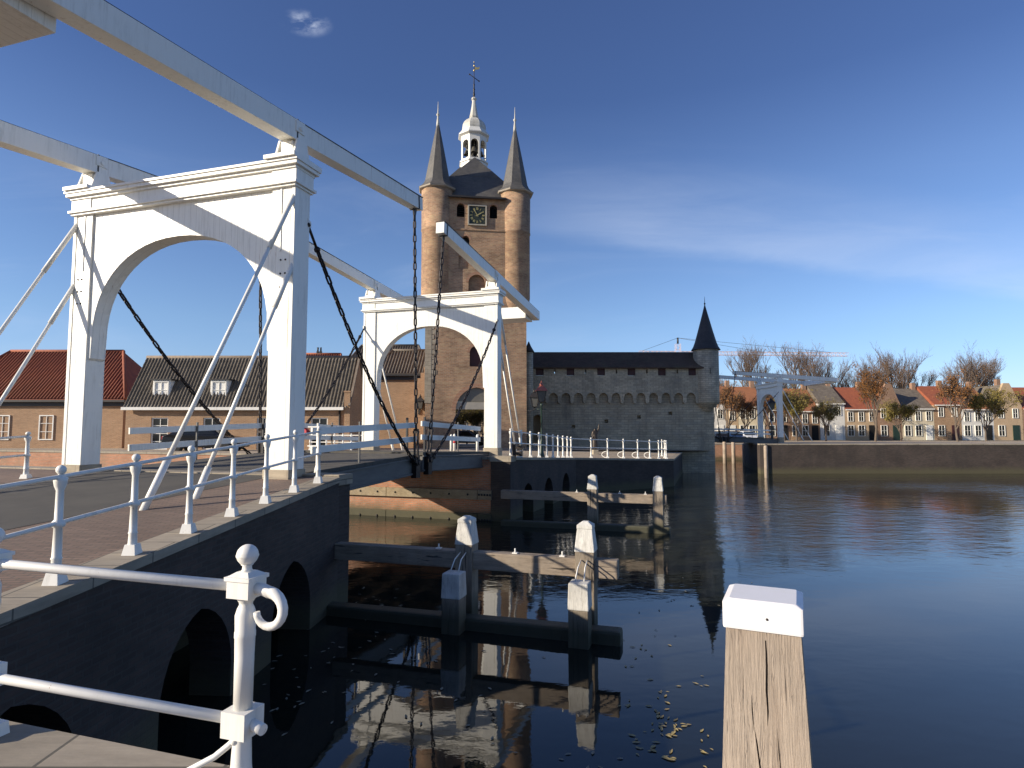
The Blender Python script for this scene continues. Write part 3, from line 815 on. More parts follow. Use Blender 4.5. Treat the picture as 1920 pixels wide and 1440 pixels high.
# ------------------------------------------------------------------ mooring bollard in the foreground
bp = Vector((1.182, 2.945, 0)); root = empty('mooring_bollard', bp, RAD(-25), 'massive squared timber bollard with white cap in the right foreground', 'bollard')
mb = MB()
def crk(pts_, wd):
    l = [(x - wd * f, z) for x, z, f in pts_]; r = [(x + wd * f, z) for x, z, f in reversed(pts_)]
    return l + r
hw0, hw1 = .208, .155
zt, zb = 2.70, -1.6
cracks = [crk([(.012, 2.66, .6), (.014, 2.55, 1), (.010, 2.45, 1.0), (.013, 2.36, .8), (.010, 2.30, .15)], .0042),
          crk([(-.052, 2.42, .1), (-.05, 2.36, .8), (-.045, 2.30, .5), (-.046, 2.27, .1)], .003),
          crk([(-.042, 2.285, .1), (-.033, 2.22, .9), (-.022, 2.12, 1), (-.018, 2.0, .9), (-.017, 1.8, .2)], .0034),
          crk([(.046, 2.30, .1), (.05, 2.2, .8), (.058, 2.05, .6), (.06, 1.95, .1)], .0024),
          crk([(-.088, 2.60, .1), (-.086, 2.45, .6), (-.088, 2.33, .1)], .0016),
          crk([(.085, 2.62, .1), (.088, 2.48, .6), (.086, 2.35, .1)], .0016),
          crk([(.108, 2.1, .1), (.112, 1.95, .7), (.11, 1.7, .1)], .002)]
def Fb(u_, v_, w_):
    k = (zt - v_) / (zt - 1.5); hw = hw1 + (hw0 - hw1) * min(k, 1.5)
    return Vector((u_ * hw / .165, -hw + w_, v_))
front = [(-.165, 1.2), (.165, 1.2), (.165, zt), (-.165, zt)]
mb.plate(front, cracks, .05, Fb)
mb.frustum(0, .022, 1.2, zt, .2235, .203, .1535, .133)
mb.frustum(0, .0, zb, 1.2, .24, .24, .226, .226)
po = mb.build('timber_post', M['bollard'], root)
mb = MB(); mb.box(-.168, .168, -.168, .168, 2.695, 2.812); mb.frustum(0, 0, 2.812, 2.826, .168, .168, .140, .140)
cp_ = mb.build('white_cap', white_paint('glossy_cap_paint', base=(.82, .80, .79), dirt=.1, rust=.1), root, bevel=.012)
mb = MB(); mb.ball((.02, -.168, 2.755), .006, 8, 5); mb.build('nail', M['iron'], cp_)

# ------------------------------------------------------------------ timber fenders
def pile(mb_w, mb_c, x, y, ztop, zb=-1.8, hw=.175, band=.52, M_=None):
    mb_w.frustum(x, y, zb, ztop - band, hw * 1.06, hw * 1.06, hw * 1.0, hw * 1.0)
    mb_c.frustum(x, y, ztop - band, ztop - .11, hw * 1.06, hw * 1.06, hw * .80, hw * .80)
    mb_c.frustum(x, y, ztop - .11, ztop - .04, hw * .84, hw * .84, hw * .82, hw * .82)
    mb_c.frustum(x, y, ztop - .04, ztop + .02, hw * .82, hw * .82, hw * .3, hw * .3)
def fender(p, label, x1, x2, xe, xs=0.0, blocks=True):
    root = empty('timber_fender', p, -AX, label, 'fender')
    for x in ([x1, x2]):
        a, b = MB(), MB(); pile(a, b, x, 0, 1.86)
        q = a.build('pile', M['wood'], root, bevel=.015); b.build('white_pile_head', M['white_old'], q, bevel=.012)
        if blocks:
            a, b, k = MB(), MB(), MB()
            a.frustum(x + .01, -.66, -1.8, .48, .19, .19, .175, .175); b.frustum(x + .01, -.66, .48, .93, .185, .185, .17, .17)
            for q_ in (-.08, .08): k.tube([(x + q_, -.62, .93), (x + q_ * .8, -.45, 1.12), (x + q_ * .7, -.19, 1.2)], .012, 6)
            q = a.build('front_pile', M['wood'], root, bevel=.02); b.build('white_pile_head', M['white_old'], q, bevel=.02); k.build('iron_strap', M['white_iron'], q)
    u_ = MB(); u_.beam((xs, -.02, 1.04), (xe, .02, 1.04), .26, .33); 
    u_.build('upper_beam', M['beamwood'], root, bevel=.018)
    l_ = MB(); l_.beam((xs, -.36 if blocks else 0, -.14), (xe + .1, -.36 if blocks else 0, -.10), .34, .38); l_.build('lower_beam', M['woodwet'], root, bevel=.05)
    bt = MB()
    for x in (x1 + (x2 - x1) * .42, x2 - .45, x1 - .6): bt.tube([(x, 0, 1.2), (x, 0, 1.30)], .014, 6); bt.box(x - .05, x + .05, -.05, .05, 1.205, 1.225)
    bt.build('bolt', M['white_iron'], root)
    return root
f1 = fender(loc(0, .2, 0), 'timber fender in the near water with two white headed piles and front blocks', 7.11, 9.48, 10.07, 4.2)
f2 = fender(loc(0, 11.7, 0), 'timber fender before the shaded quay wall with two white headed piles', 7.57, 9.95, 10.25, 4.0, False)
for i, (px, Y, zt_, lb, wht) in enumerate(((1359, 66, 2.5, 'thin mooring pile nearest the citadel corner turret', 0), (1375.5, 66, 2.5, 'thin mooring pile second from the citadel corner turret', 0), (1396, 62, 2.1, 'pale mooring pile beside the dark bridge pier', 1), (1436, 47, 2.3, 'tall round mooring pile standing alone in front of the dark bridge pier', 1))):
    p = at(px, 860, Y); mb = MB(); r = .20 if Y > 50 else .14
    mb.lathe([(r, -2), (r, zt_ - .12), (r * .8, zt_ - .03), (r * .3, zt_)], 12, (p.x, p.y, 0))
    o = mb.build('mooring_pile', M['bollard'], None); tag(o, lb, 'mooring pile', 'mooring piles by the distant bridge')

# ------------------------------------------------------------------ gate tower
TZ = 2.15; TH = RAD(8)
tw = empty('gate_tower', (-3.09, 48.04, TZ), TH, 'tall brown brick gate tower with clock, twin turret spires and white bell lantern', 'gate tower')
h = 3.68; tw.scale = (1, 1, 1.013)
fr = MB()
holes = [gothic(-1.5, 1.5, -.5, 2.7, 4.35, 9), arch(-.50, .48, 5.85, 6.85, 7.35), arch(-.62, .62, 11.2, 11.95, 12.55), arch(-1.12, -.55, 14.2, 15.1, 15.4),
         arch(-1.50, -.94, 16.78, 17.5, 17.8), arch(.94, 1.50, 16.78, 17.5, 17.8), rect(-1.35, -.62, 12.95, 13.9)]
fr.plate(rect(-h, h, -.5, 18.25), holes, .7, lambda u_, v_, w_: Vector((u_, -h + w_, v_)))
fr.plate(rect(-h, h, -.5, 18.25), [gothic(-1.5, 1.5, -.499, 2.7, 4.35, 9)], .7, lambda u_, v_, w_: Vector((u_, h - w_, v_)))
for s in (-1, 1): fr.box(min(s * h, s * (h - .7)), max(s * h, s * (h - .7)), -h + .7, h - .7, -.5, 18.25)
for s in (-1, 1): fr.box(min(s * 1.5, s * 1.9), max(s * 1.5, s * 1.9), -h + .7, h - .7, -.5, 4.6)     # passage walls
fr.box(-1.9, 1.9, -h + .7, h - .7, 4.6, 4.9)
fr = fr.build('masonry', M['tower'], tw, smooth=False)
mb = MB(); mb.plate([(-1.6, 3.32), (1.6, 3.32), (1.6, 4.6), (-1.6, 4.6)], [], .08, XZ(-h + .16)); mb.build('gate_tympanum', simple('grey_boarding', (.20, .185, .15), (.15, .14, .115), 3), tw)
mb = MB(); mb.box(-1.62, 1.62, -h + .12, -h + .4, 2.78, 3.30); mb.build('gate_lintel', simple('pale_lintel', (.42, .38, .31), (.34, .31, .26), 2), tw)
rg = MB()
for (x0, x1, zs, za, e) in ((-.50, .48, 6.85, 7.35, .18), (-.62, .62, 11.95, 12.55, .2), (-1.12, -.55, 15.1, 15.4, .14), (-1.5, -.94, 17.5, 17.8, .1), (.94, 1.5, 17.5, 17.8, .1)):
    ou = arch(x0 - e, x1 + e, zs, zs + .01, za + e)[2:]; inn = arch(x0 + .002, x1 - .002, zs, zs + .01, za)[2:]
    rg.plate(ou + inn[::-1], [], .06, XZ(-h - .012))
ou = gothic(-1.5 - .28, 1.5 + .28, 2.5, 2.7, 4.35 + .32, 9)[2:]; inn = gothic(-1.498, 1.498, 2.5, 2.7, 4.35, 9)[2:]
rg.plate(ou + inn[::-1], [], .06, XZ(-h - .012))
rg.build('brick_arch_rings', brick('orange_arch_brick', (.43, .20, .11), (.36, .16, .09), (.4, .3, .22), .07, .22, .01, .25), tw)
# recess backs
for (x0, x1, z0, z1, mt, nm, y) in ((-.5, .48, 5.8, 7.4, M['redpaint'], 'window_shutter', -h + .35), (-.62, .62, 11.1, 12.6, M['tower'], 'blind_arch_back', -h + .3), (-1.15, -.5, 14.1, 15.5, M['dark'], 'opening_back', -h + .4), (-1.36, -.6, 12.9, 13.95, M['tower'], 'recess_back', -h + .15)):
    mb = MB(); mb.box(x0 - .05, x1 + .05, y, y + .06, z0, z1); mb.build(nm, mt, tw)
for s in (-1, 1):
    for k in range(7):
        mb = MB(); z = 16.84 + k * .14; mb.hexa([Vector((s * 1.22 - .29, -h + .12, z - .05)), Vector((s * 1.22 + .29, -h + .12, z - .05)), Vector((s * 1.22 + .29, -h + .34, z + .06)), Vector((s * 1.22 - .29, -h + .34, z + .06))],
                [Vector((s * 1.22 - .29, -h + .12, z - .03)), Vector((s * 1.22 + .29, -h + .12, z - .03)), Vector((s * 1.22 + .29, -h + .34, z + .08)), Vector((s * 1.22 - .29, -h + .34, z + .08))])
        mb.build('louvre_slat', M['dark'], tw)
mb = MB(); mb.box(-2.2, 2.2, -h - .06, -h - .002, 15.80, 15.92); mb.build('string_course', M['tower'], tw)
mb = MB(); mb.box(-h - .05, -h + .42, -h - .03, -h + .2, 3.2, 9.1)
mb.build('sandstone_quoin', M['quoin'], tw)
mb = MB()
for k in range(18):
    z = 4.9 + k * .36; mb.box(-h + .42, -h + .42 + (.38 if k % 2 else .16), -h - .02, -h + .02, z, z + .30)
mb.build('quoin_teeth', M['quoin'], tw)
# clock
ck = MB(); W2, H2 = .70, .76; zc = 16.93
ck.plate([(-W2, zc - H2), (W2, zc - H2), (W2, zc + H2), (-W2, zc + H2)], [rect(-W2 + .09, W2 - .09, zc - H2 + .09, zc + H2 - .09)], .14, lambda u_, v_, w_: Vector((u_, -h - .14 + w_, v_)))
ckr = ck.build('clock', simple('clock_stone', (.46, .42, .33), (.36, .32, .25), 6), tw, smooth=False)
mb = MB(); mb.box(-W2 + .08, W2 - .08, -h - .07, -h - .002, zc - H2 + .08, zc + H2 - .08); mb.build('clock_dial', M['dial'], ckr)
yd = -h - .085
def stroke(cx, cz, ang, x0, z0, x1, z1, wd):
    ca, sa = math.cos(ang), math.sin(ang)
    tr = lambda x, z: Vector((cx + x * ca + z * sa, yd, cz - x * sa + z * ca))
    a, b = tr(x0, z0), tr(x1, z1); nm.beam(a, b, .018, wd, up=(0, 0, 1)) if abs((b - a).normalized().z) < .97 else nm.beam(a, b, wd, .018, up=(0, 1, 0))
rom = ['XII', 'I', 'II', 'III', 'IV', 'V', 'VI', 'VII', 'VIII', 'IX', 'X', 'XI']
for i, t_ in enumerate(rom):
    a = 2 * PI * i / 12; cx, cz = .46 * math.sin(a), zc + .49 * math.cos(a)
    wid = {'I': .035, 'V': .085, 'X': .085}; tot = sum(wid[c] for c in t_); x = -tot / 2
    nm = MB()
    for c in t_:
        w_ = wid[c]; m_ = x + w_ / 2
        if c == 'I': stroke(cx, cz, a, m_, -.09, m_, .09, .026)
        elif c == 'V': stroke(cx, cz, a, m_ - .035, .09, m_, -.09, .026); stroke(cx, cz, a, m_ + .035, .09, m_, -.09, .018)
        else: stroke(cx, cz, a, m_ - .035, .09, m_ + .035, -.09, .026); stroke(cx, cz, a, m_ + .035, .09, m_ - .035, -.09, .018)
        x += w_
    nm.build('numeral', M['gold'], ckr)
yd = -h - .105
for nme, ang, ln, wd in (('minute_hand', RAD(330), .50, .045), ('hour_hand', RAD(57.5), .36, .06)):
    nm = MB(); stroke(0, zc, ang, 0, -.12, 0, ln, wd); nm.build(nme, M['gold'], ckr)
# eaves board over the clock
mb = MB(); mb.hexa([Vector((-2.1, -h - .42, 18.12)), Vector((2.1, -h - .42, 18.12)), Vector((2.1, -h + .2, 18.26)), Vector((-2.1, -h + .2, 18.26))],
                   [Vector((-2.1, -h - .42, 18.24)), Vector((2.1, -h - .42, 18.24)), Vector((2.1, -h + .2, 18.48)), Vector((-2.1, -h + .2, 18.48))])
mb.build('eaves_board', M['iron'], tw)
# main roof
mb = MB()
lv = [(3.55, 18.28), (3.25, 18.75), (2.55, 19.75), (1.15, 21.6)]
for (a, za), (b, zb_) in zip(lv[:-1], lv[1:]): mb.frustum(0, 0, za, zb_, a, a, b, b)
mb.polys([(-1.9, -1.92, 20.6), (1.9, -1.92, 20.6), (0, -1.18, 22.45), (0, 0, 22.45), (-1.9, 0, 20.6), (1.9, 0, 20.6)], [(0, 1, 2), (0, 2, 3, 4), (2, 1, 5, 3), (4, 3, 5), (0, 4, 5, 1)])
mb.build('tower_roof', M['slate'], tw, weld=False)
# turrets
for s in (-1, 1):
    c = (s * 2.93, -2.93, 0)
    mb = MB(); mb.lathe([(.35, 9.1), (.62, 9.5), (.85, 9.9), (1.02, 10.4), (1.13, 11.0), (1.13, 15.78), (1.17, 15.82), (1.17, 15.92), (1.15, 15.97), (1.17, 18.95)], 40, c)
    tu = mb.build('turret', M['tower'], tw)
    sf = MB(); sf.lathe([(1.16, 18.80), (1.40, 18.86), (1.44, 18.92), (1.44, 18.99), (1.0, 19.0)], 8, c, RAD(22.5), smooth=False, caps=False); sf.build('eaves', simple('pale_soffit', (.42, .37, .30), (.33, .29, .24), 3), tu)
    sp_ = MB(); sp_.lathe([(1.47, 18.96), (1.28, 19.10), (1.10, 19.30), (.98, 19.56), (.91, 19.95), (.56, 21.75), (.17, 23.65), (.10, 24.05)], 8, c, RAD(22.5), smooth=False); sr = sp_.build('spire', M['slate'], tu)
    fn = MB(); fn.lathe([(.14, 23.75), (.11, 24.15), (.065, 24.55), (.06, 24.63), (.12, 24.70), (.13, 24.77), (.06, 24.85), (.04, 25.05), (.015, 25.75)], 10, c); fn.build('finial', M['lead'], sr)
# lantern
def octo(prof, mat, nm_, par, sm=False, n=8):
    q = MB(); q.lathe(prof, n, (0, 0, 0), RAD(22.5), smooth=sm); return q.build(nm_, mat, par)
LW = white_paint('lantern_paint', base=(.66, .65, .60), dirt=.5)
lt = octo([(1.28, 21.15), (1.34, 21.35), (1.22, 21.5), (1.16, 21.6), (1.14, 22.25), (1.22, 22.3), (1.22, 22.38), (1.1, 22.42)], LW, 'lantern', tw)
bw = MB(); Rl = 1.08; ap = Rl * math.cos(PI / 8); sw = Rl * math.sin(PI / 8)
for k in range(8):
    a = 2 * PI * k / 8 - PI / 2
    n_ = Vector((math.cos(a), math.sin(a), 0)); t_ = Vector((-n_.y, n_.x, 0))
    bw.plate(rect(-sw, sw, 22.40, 24.35), [arch(-.31, .31, 22.55, 23.72, 24.05)], .10, lambda u_, v_, w_, n_=n_, t_=t_: t_ * u_ * (1 - w_ * .35) + n_ * (ap - w_) + Vector((0, 0, v_)))
bw.build('arcade', LW, lt, smooth=False)
octo([(1.08, 24.30), (1.10, 24.42), (1.16, 24.46), (1.30, 24.54), (1.32, 24.62), (1.25, 24.68), (1.12, 24.85), (1.03, 25.0), (1.0, 25.06)], LW, 'lantern_cornice', lt)
octo([(1.0, 25.05), (1.02, 25.2), (.98, 25.45), (.86, 25.7), (.66, 25.92), (.45, 26.04), (.36, 26.1)], M['lead'], 'dome', lt)
fn = octo([(.34, 26.08), (.40, 26.2), (.36, 26.35), (.29, 26.65), (.22, 27.05), (.165, 27.45), (.15, 27.62), (.23, 27.72), (.22, 27.8), (.12, 27.9)], M['lead'], 'pinnacle', lt)
q = MB(); q.lathe([(.09, 27.8), (.075, 28.1), (.11, 28.16), (.075, 28.22), (.065, 28.5), (.1, 28.56), (.06, 28.62), (.05, 28.9), (.085, 28.95), (.045, 29.0), (.03, 29.6), (.02, 30.9)], 10)
q.tube([(-.38, -.15, 29.72), (.42, .15, 29.38)], .03, 6); q.ball((-.38, -.15, 29.72), .06, 8, 6); q.ball((.42, .15, 29.38), .06, 8, 6)
q.build('vane_rod', M['iron'], fn)
q = MB(); q.ball((0, 0, 30.15), .085, 10, 6); q.ball((0, 0, 30.55), .07, 10, 6); q.plate([(.05, 30.22), (.42, 30.3), (.46, 30.5), (.3, 30.42), (.05, 30.48)], [], .03, XZ(-.015)); q.ball((0, 0, 30.85), .05, 8, 6); q.build('vane', M['gold'], fn)
bell = lambda r, z, x, y: [(r, z), (r * .93, z + r * .12), (r * .72, z + r * .5), (r * .6, z + r * 1.1), (r * .45, z + r * 1.45), (r * .12, z + r * 1.6)]
for i, (r, z, x, y) in enumerate(((.30, 23.2, 0, -.35), (.2, 22.62, -.14, -.55), (.17, 22.62, .22, -.5), (.22, 23.1, -.6, -.1), (.2, 23.1, .6, -.1), (.18, 22.6, -.6, .05), (.18, 22.6, .6, .05))):
    q = MB(); q.lathe(bell(r, z, x, y), 16, (x, y, 0)); q.tube([(x, y, z + r * 1.5), (x, y, 24.3 if z > 23 else 23.05)], .03, 6); q.build('bell', M['bell'], lt)
q = MB(); q.box(-.8, .8, -.05, .05, 23.02, 23.12); q.box(-.05, .05, -.8, .8, 22.98, 23.08); q.lathe([(.25, 22.4), (.25, 24.3)], 8); q.build('bell_frame', M['dark'], lt)

# ------------------------------------------------------------------ citadel wall
cw = empty('citadel_wall', (0, 52.4, 1.4), 0, 'grey stone citadel wall with tiled roof, round arched corbels and corner turret', 'town wall')
CZ = 1.4
lw = MB()
dx = at(1008, 800, 52.4).x
xl, xr = -.8, 17.25
hl = [arch(dx - .42, dx + .42, -.2, 2.9, 3.35)]
for px, py in ((1075, 800), (1137, 790), (1198, 782), (1257, 775)):
    q = at(px, py, 52.4); hl.append(rect(q.x - .16, q.x + .16, q.z - CZ - .15, q.z - CZ + .15))
lw.plate(rect(xl, xr, -3.4, 5.6), hl, 1.5, XZ(0))
lw.build('lower_wall', M['stone'], cw, smooth=False)
ho = MB()
for px, py in ((1075, 800), (1137, 790), (1198, 782), (1257, 775)):
    q = at(px, py, 52.4); ho.box(q.x - .3, q.x + .3, .45, .5, q.z - CZ - .3, q.z - CZ + .3)
ho.build('loophole_back', M['quoin'], cw)
pb = MB(); pb.box(dx - .6, dx + .6, 1.45, 1.5, .9, 3.6); pb.build('doorway_back', M['sandr'], cw)
up = MB(); sp_c = 1.063; x0c = at(1331, 740, 52.0).x; zsplit = 5.36; xe_ = xr - .9
cx = x0c - sp_c
while cx > xl - sp_c:
    c0, c1 = cx + .15, cx + sp_c - .15
    b_ = [(cx + .002, zsplit), (cx + .002, 4.32), (cx + .08, 4.32), (c0, 4.50)]
    for i in range(11):
        a = PI - PI * i / 10; b_.append(((c0 + c1) / 2 + (c1 - c0) / 2 * math.cos(a), 4.78 + .42 * math.sin(a)))
    b_ += [(c1, 4.50), (cx + sp_c - .08, 4.32), (cx + sp_c - .002, 4.32), (cx + sp_c - .002, zsplit)]
    up.plate(b_, [], .40, XZ(-.42)); cx -= sp_c
cren = []
for px in (1012, 1069.5, 1127, 1184, 1241, 1298):
    q = at(px, 697, 52.0); cren.append((q.x - .33, q.x + .33))
out_ = [(xl, zsplit + .001), (xe_, zsplit + .001), (xe_, 7.45)]
for a, b in reversed(cren): out_ += [(b, 7.45), (b, 6.68), (a, 6.68), (a, 7.45)]
out_ += [(xl, 7.45)]
hs = []
for px in (1040.5, 1098, 1156, 1213, 1270):
    q = at(px, 699, 52.0); hs.append(rect(q.x - .06, q.x + .06, 6.85, 7.2))
up.plate(out_, hs, .9, XZ(-.42)); up.box(x0c, xe_, -.418, .3, 4.5, zsplit)
up.build('parapet', M['rubble'], cw, smooth=False)
for a, b in cren:
    mb = MB(); mb.box(a - .01, b + .01, -.30, -.24, 6.7, 7.44)
    for q in (.25, .5, .75): mb.box(a + (b - a) * q - .012, a + (b - a) * q + .012, -.315, -.29, 6.72, 7.42)
    mb.build('shutter', M['redpaint'], cw)
rf = MB(); re = x0c - .35
ys, yr, ye = -.78, 1.0, 2.6
rf.polys([(xl, ys, 7.36), (re, ys, 7.36), (re, yr, 8.86), (xl, yr, 8.86), (xl, ye, 7.36), (re, ye, 7.36), (xl, ys, 7.26), (re, ys, 7.26), (re, ye, 7.26), (xl, ye, 7.26)],
         [(0, 1, 2, 3), (3, 2, 5, 4), (6, 7, 1, 0), (4, 5, 8, 9), (1, 7, 8, 5, 2), (0, 3, 4, 9, 6), (6, 9, 8, 7)])
rf.build('wall_roof', M['rooftile'], cw)
tx = at(1326, 700, 52.3).x; tc_ = (tx, .15, 0)
tu = MB(); tu.lathe([(.15, 3.55), (.5, 3.75), (.55, 3.95), (.78, 4.0), (.8, 4.2), (1.0, 4.26), (1.05, 4.5), (1.05, 8.98)], 32, tc_); tu.box(tx - .022, tx + .022, -.93, -.86, 6.8, 7.3, mi=1)
tu = tu.build('turret', [M['rubble'], M['dark']], cw)
sp_ = MB(); sp_.lathe([(1.22, 8.90), (1.2, 8.96), (1.05, 9.2), (.9, 9.6), (.62, 10.6), (.25, 12.0), (.06, 12.75)], 24, tc_); sr = sp_.build('cone_roof', M['slatedark'], tu)
fn = MB(); fn.lathe([(.07, 12.6), (.04, 12.9), (.09, 12.98), (.03, 13.05), (.01, 13.6)], 8, tc_); fn.build('finial', M['iron'], sr)
st = MB(); sx = at(992.5, 650, 50.6).x; st.lathe([(.36, 0), (.36, 8.55)], 12, (sx - .05, -1.7, 0)); so_ = st.build('stair_turret', M['rubble'], cw)
st = MB(); st.lathe([(.5, 8.5), (.2, 9.0), (.03, 9.4)], 12, (sx - .05, -1.7, 0)); st.build('stair_turret_roof', M['slatedark'], so_)

# ------------------------------------------------------------------ houses by the gate
def pantile_slope(mb, p0, u, v, W_, H_, tw_=.30, rows=11, amp=.05):
    """corrugated slope: p0 lower left corner, u along the eaves, v up the slope"""
    n = u.cross(v).normalized(); nx = max(2, int(W_ / tw_) * 6)
    vs = []
    ys = []
    for r in range(rows):
        ys += [(r * H_ / rows, .035), ((r + 1) * H_ / rows - .002, 0.0)]
    for (y, o) in ys:
        for i in range(nx + 1):
            x = W_ * i / nx; s = math.sin(2 * PI * x / tw_)
            vs.append(p0 + u * x + v * y + n * (amp * s * (1.0 if s > 0 else .6) + o))
    fs = []
    for r in range(len(ys) - 1):
        for i in range(nx): fs.append((r * (nx + 1) + i, r * (nx + 1) + i + 1, (r + 1) * (nx + 1) + i + 1, (r + 1) * (nx + 1) + i))
    mb.polys(vs, fs, smooth=True)
def window(par, x0, x1, z0, z1, y, cols=2, rows=3, fm=M['white'], fw=.07, pane=M['glass'], nm='window'):
    f = MB(); f.plate(rect(x0, x1, z0, z1), [rect(x0 + fw, x1 - fw, z0 + fw, z1 - fw)], .09, XZ(y - .03))
    for i in range(1, cols): xx = x0 + (x1 - x0) * i / cols; f.box(xx - .018, xx + .018, y - .012, y + .03, z0 + fw, z1 - fw)
    for i in range(1, rows): zz = z0 + (z1 - z0) * i / rows; f.box(x0 + fw, x1 - fw, y - .008, y + .034, zz - .018, zz + .018)
    o = f.build(nm, fm, par)
    g = MB(); g.box(x0 + fw - .01, x1 - fw + .01, y + .036, y + .05, z0 + fw - .01, z1 - fw + .01); g.build('pane', pane, o)
    return o

# long low brick house with pantiles
H1 = empty('brick_house', (-9.98, 37.8, 1.95), 0, 'long low brick house with grey pantile roof, white gutter and small dormers', 'house')
L1 = 13.8; ze = 2.90; hw = 2.12; zr = 6.08
ops = []
for x in (-1.88, -5.2, -8.5, -11.7): ops.append((x - .52, x + .52, .35 if x < -4 else -.1, 2.30))
wl_ = MB()
wl_.plate(rect(-L1, 0, -.6, ze), [rect(*o_) for o_ in ops], .3, XZ(0))
wl_.polys([(0, .3, -.6), (0, 2 * hw, -.6), (0, 2 * hw, ze), (0, hw, zr - .05), (0, 0, ze), (0, 0.3, ze - .01), (-.3, .3, -.6), (-.3, 2 * hw, -.6), (-.3, 2 * hw, ze), (-.3, hw, zr - .05), (-.3, 0, ze), (-.3, .3, ze - .01)],
          [(0, 1, 2, 3, 4, 5), (11, 10, 9, 8, 7, 6), (1, 7, 8, 2), (2, 8, 9, 3), (3, 9, 10, 4)])
wl_.box(-L1, -.3, 2 * hw - .3, 2 * hw, -.6, ze); wl_.box(-L1, -L1 + .3, .3, 2 * hw - .3, -.6, ze)
wo = wl_.build('wall', M['house'], H1, smooth=False)
for o_ in ops: window(H1, o_[0], o_[1], o_[2], o_[3], .1, 2, 4)
rf = MB()
sl = Vector((0, hw + .18, zr - ze + .25)); Hs = sl.length; vv = sl.normalized()
pantile_slope(rf, Vector((-L1 - .1, -.18, ze - .02)), Vector((1, 0, 0)), vv, L1 - .05, Hs, .21, 11, .04)
ro = rf.build('roof', M['pantile'], H1, weld=False, recalc=False)
rb = MB(); rb.polys([(-L1, 2 * hw + .1, ze), (-.15, 2 * hw + .1, ze), (-.15, hw, zr + .17), (-L1, hw, zr + .17), (-L1, 2 * hw + .1, ze - .1), (-.15, 2 * hw + .1, ze - .1), (-.15, hw, zr), (-L1, hw, zr)], [(0, 1, 2, 3), (7, 6, 5, 4), (0, 4, 5, 1), (1, 5, 6, 2), (3, 7, 4, 0)])
rb.build('rear_slope', M['pantile'], ro)
rg_ = MB(); rg_.tube([(-L1 - .1, hw, zr + .2), (-.1, hw, zr + .2)], .12, 10); rg_.build('ridge', M['ridge'], ro)
vg = MB(); vg.beam((.0, -.2, ze + .12), (.0, hw, zr + .22), .14, .12); vg.beam((0, 2 * hw + .1, ze + .1), (0, hw, zr + .22), .14, .12); vg.build('verge', M['ridge'], ro)
pr = MB(); pr.box(-.32, .03, -.14, -.001, -.6, ze + .95); pr.box(-.36, .07, -.18, -.001, ze + .95, ze + 1.05); pr.build('corner_pier', M['house'], H1)
gt = MB(); gt.box(-L1 - .1, -.33, -.36, -.2, ze - .14, ze + .04); gt.build('gutter', M['white'], H1)
dp = MB(); dp.tube([(-.62, -.06, ze - .12), (-.62, -.06, -.4)], .06, 8); dp.build('downpipe', M['iron'], H1)
an = MB(); an.box(-7.5, -7.42, -.03, .0, 2.25, 2.75); an.build('wall_anchor', M['iron'], H1)
for x in (-8.3, -11.9):
    dm = MB(); z0 = ze + .55; y0 = .36
    dm.box(x - .55, x + .55, y0 + .06, y0 + 1.5, z0 - .3, z0 + 1.2); d_ = dm.build('dormer', M['white'], ro)
    c_ = MB(); c_.box(x - .66, x + .66, y0 - .08, y0 + 1.7, z0 + 1.202, z0 + 1.28); c_.build('dormer_roof', M['iron'], d_)
    window(ro, x - .46, x + .46, z0 + .02, z0 + 1.14, y0 + .03, 2, 2, nm='dormer_window')

def hip_house(label, cx, cy, hx, hy, zb, ze, zr, ridge, wm, rm, ridge_r=None, tiles=True, cat='house', gutter=True):
    r = empty('brick_house', (cx, cy, zb), 0, label, cat); e, z = ze - zb, zr - zb; rr2 = ridge if ridge_r is None else ridge_r
    w_ = MB(); w_.box(-hx, hx, -hy, hy, -.6, e); w_.build('wall', wm, r)
    q = MB(); o_ = .28
    q.polys([(-hx - o_, -hy - o_, e - .06), (hx + o_, -hy - o_, e - .06), (hx + o_, hy + o_, e - .06), (-hx - o_, hy + o_, e - .06), (-ridge, 0, z), (rr2, 0, z), (-hx - o_, -hy - o_, e - .16), (hx + o_, -hy - o_, e - .16), (hx + o_, hy + o_, e - .16), (-hx - o_, hy + o_, e - .16)],
            [(0, 1, 5, 4), (1, 2, 5), (2, 3, 4, 5), (3, 0, 4), (6, 7, 1, 0), (7, 8, 2, 1), (8, 9, 3, 2), (9, 6, 0, 3), (9, 8, 7, 6)])
    ro = q.build('roof', rm, r)
    if tiles:
        a = Vector((-hx - o_, -hy - o_, e - .02)); b = Vector((-ridge, 0, z + .04)); c = Vector((hx + o_, -hy - o_, e - .02)); d = Vector((rr2, 0, z + .04))
        cv_ = MB(); n = int((2 * hx + 2 * o_) / .23)
        for i in range(n):
            x = -hx - o_ + .12 + i * .23
            f = 1.0
            if x < -ridge: f = (x + hx + o_) / (hx + o_ - ridge)
            elif x > rr2: f = (hx + o_ - x) / (hx + o_ - rr2)
            if f < .05: continue
            p = Vector((x, -hy - o_, e - .01)); t_ = Vector((x, (-hy - o_) * (1 - f), e - .01 + (z - e + .05) * f))
            cv_.tube([p, t_], .055, 6)
        cv_.tube([a, b], .11, 8); cv_.tube([b, d], .12, 8); cv_.tube([d, c], .11, 8)
        cv_.build('roll_tiles', rm, ro)
    if gutter:
        g = MB(); g.box(-hx - .3, hx + .3, -hy - .42, -hy - .28, e - .22, e - .08); g.box(-hx - .1, hx + .1, -hy - .16, -hy - .002, e - .5, e - .24); g.build('gutter', M['iron'], r)
    return r
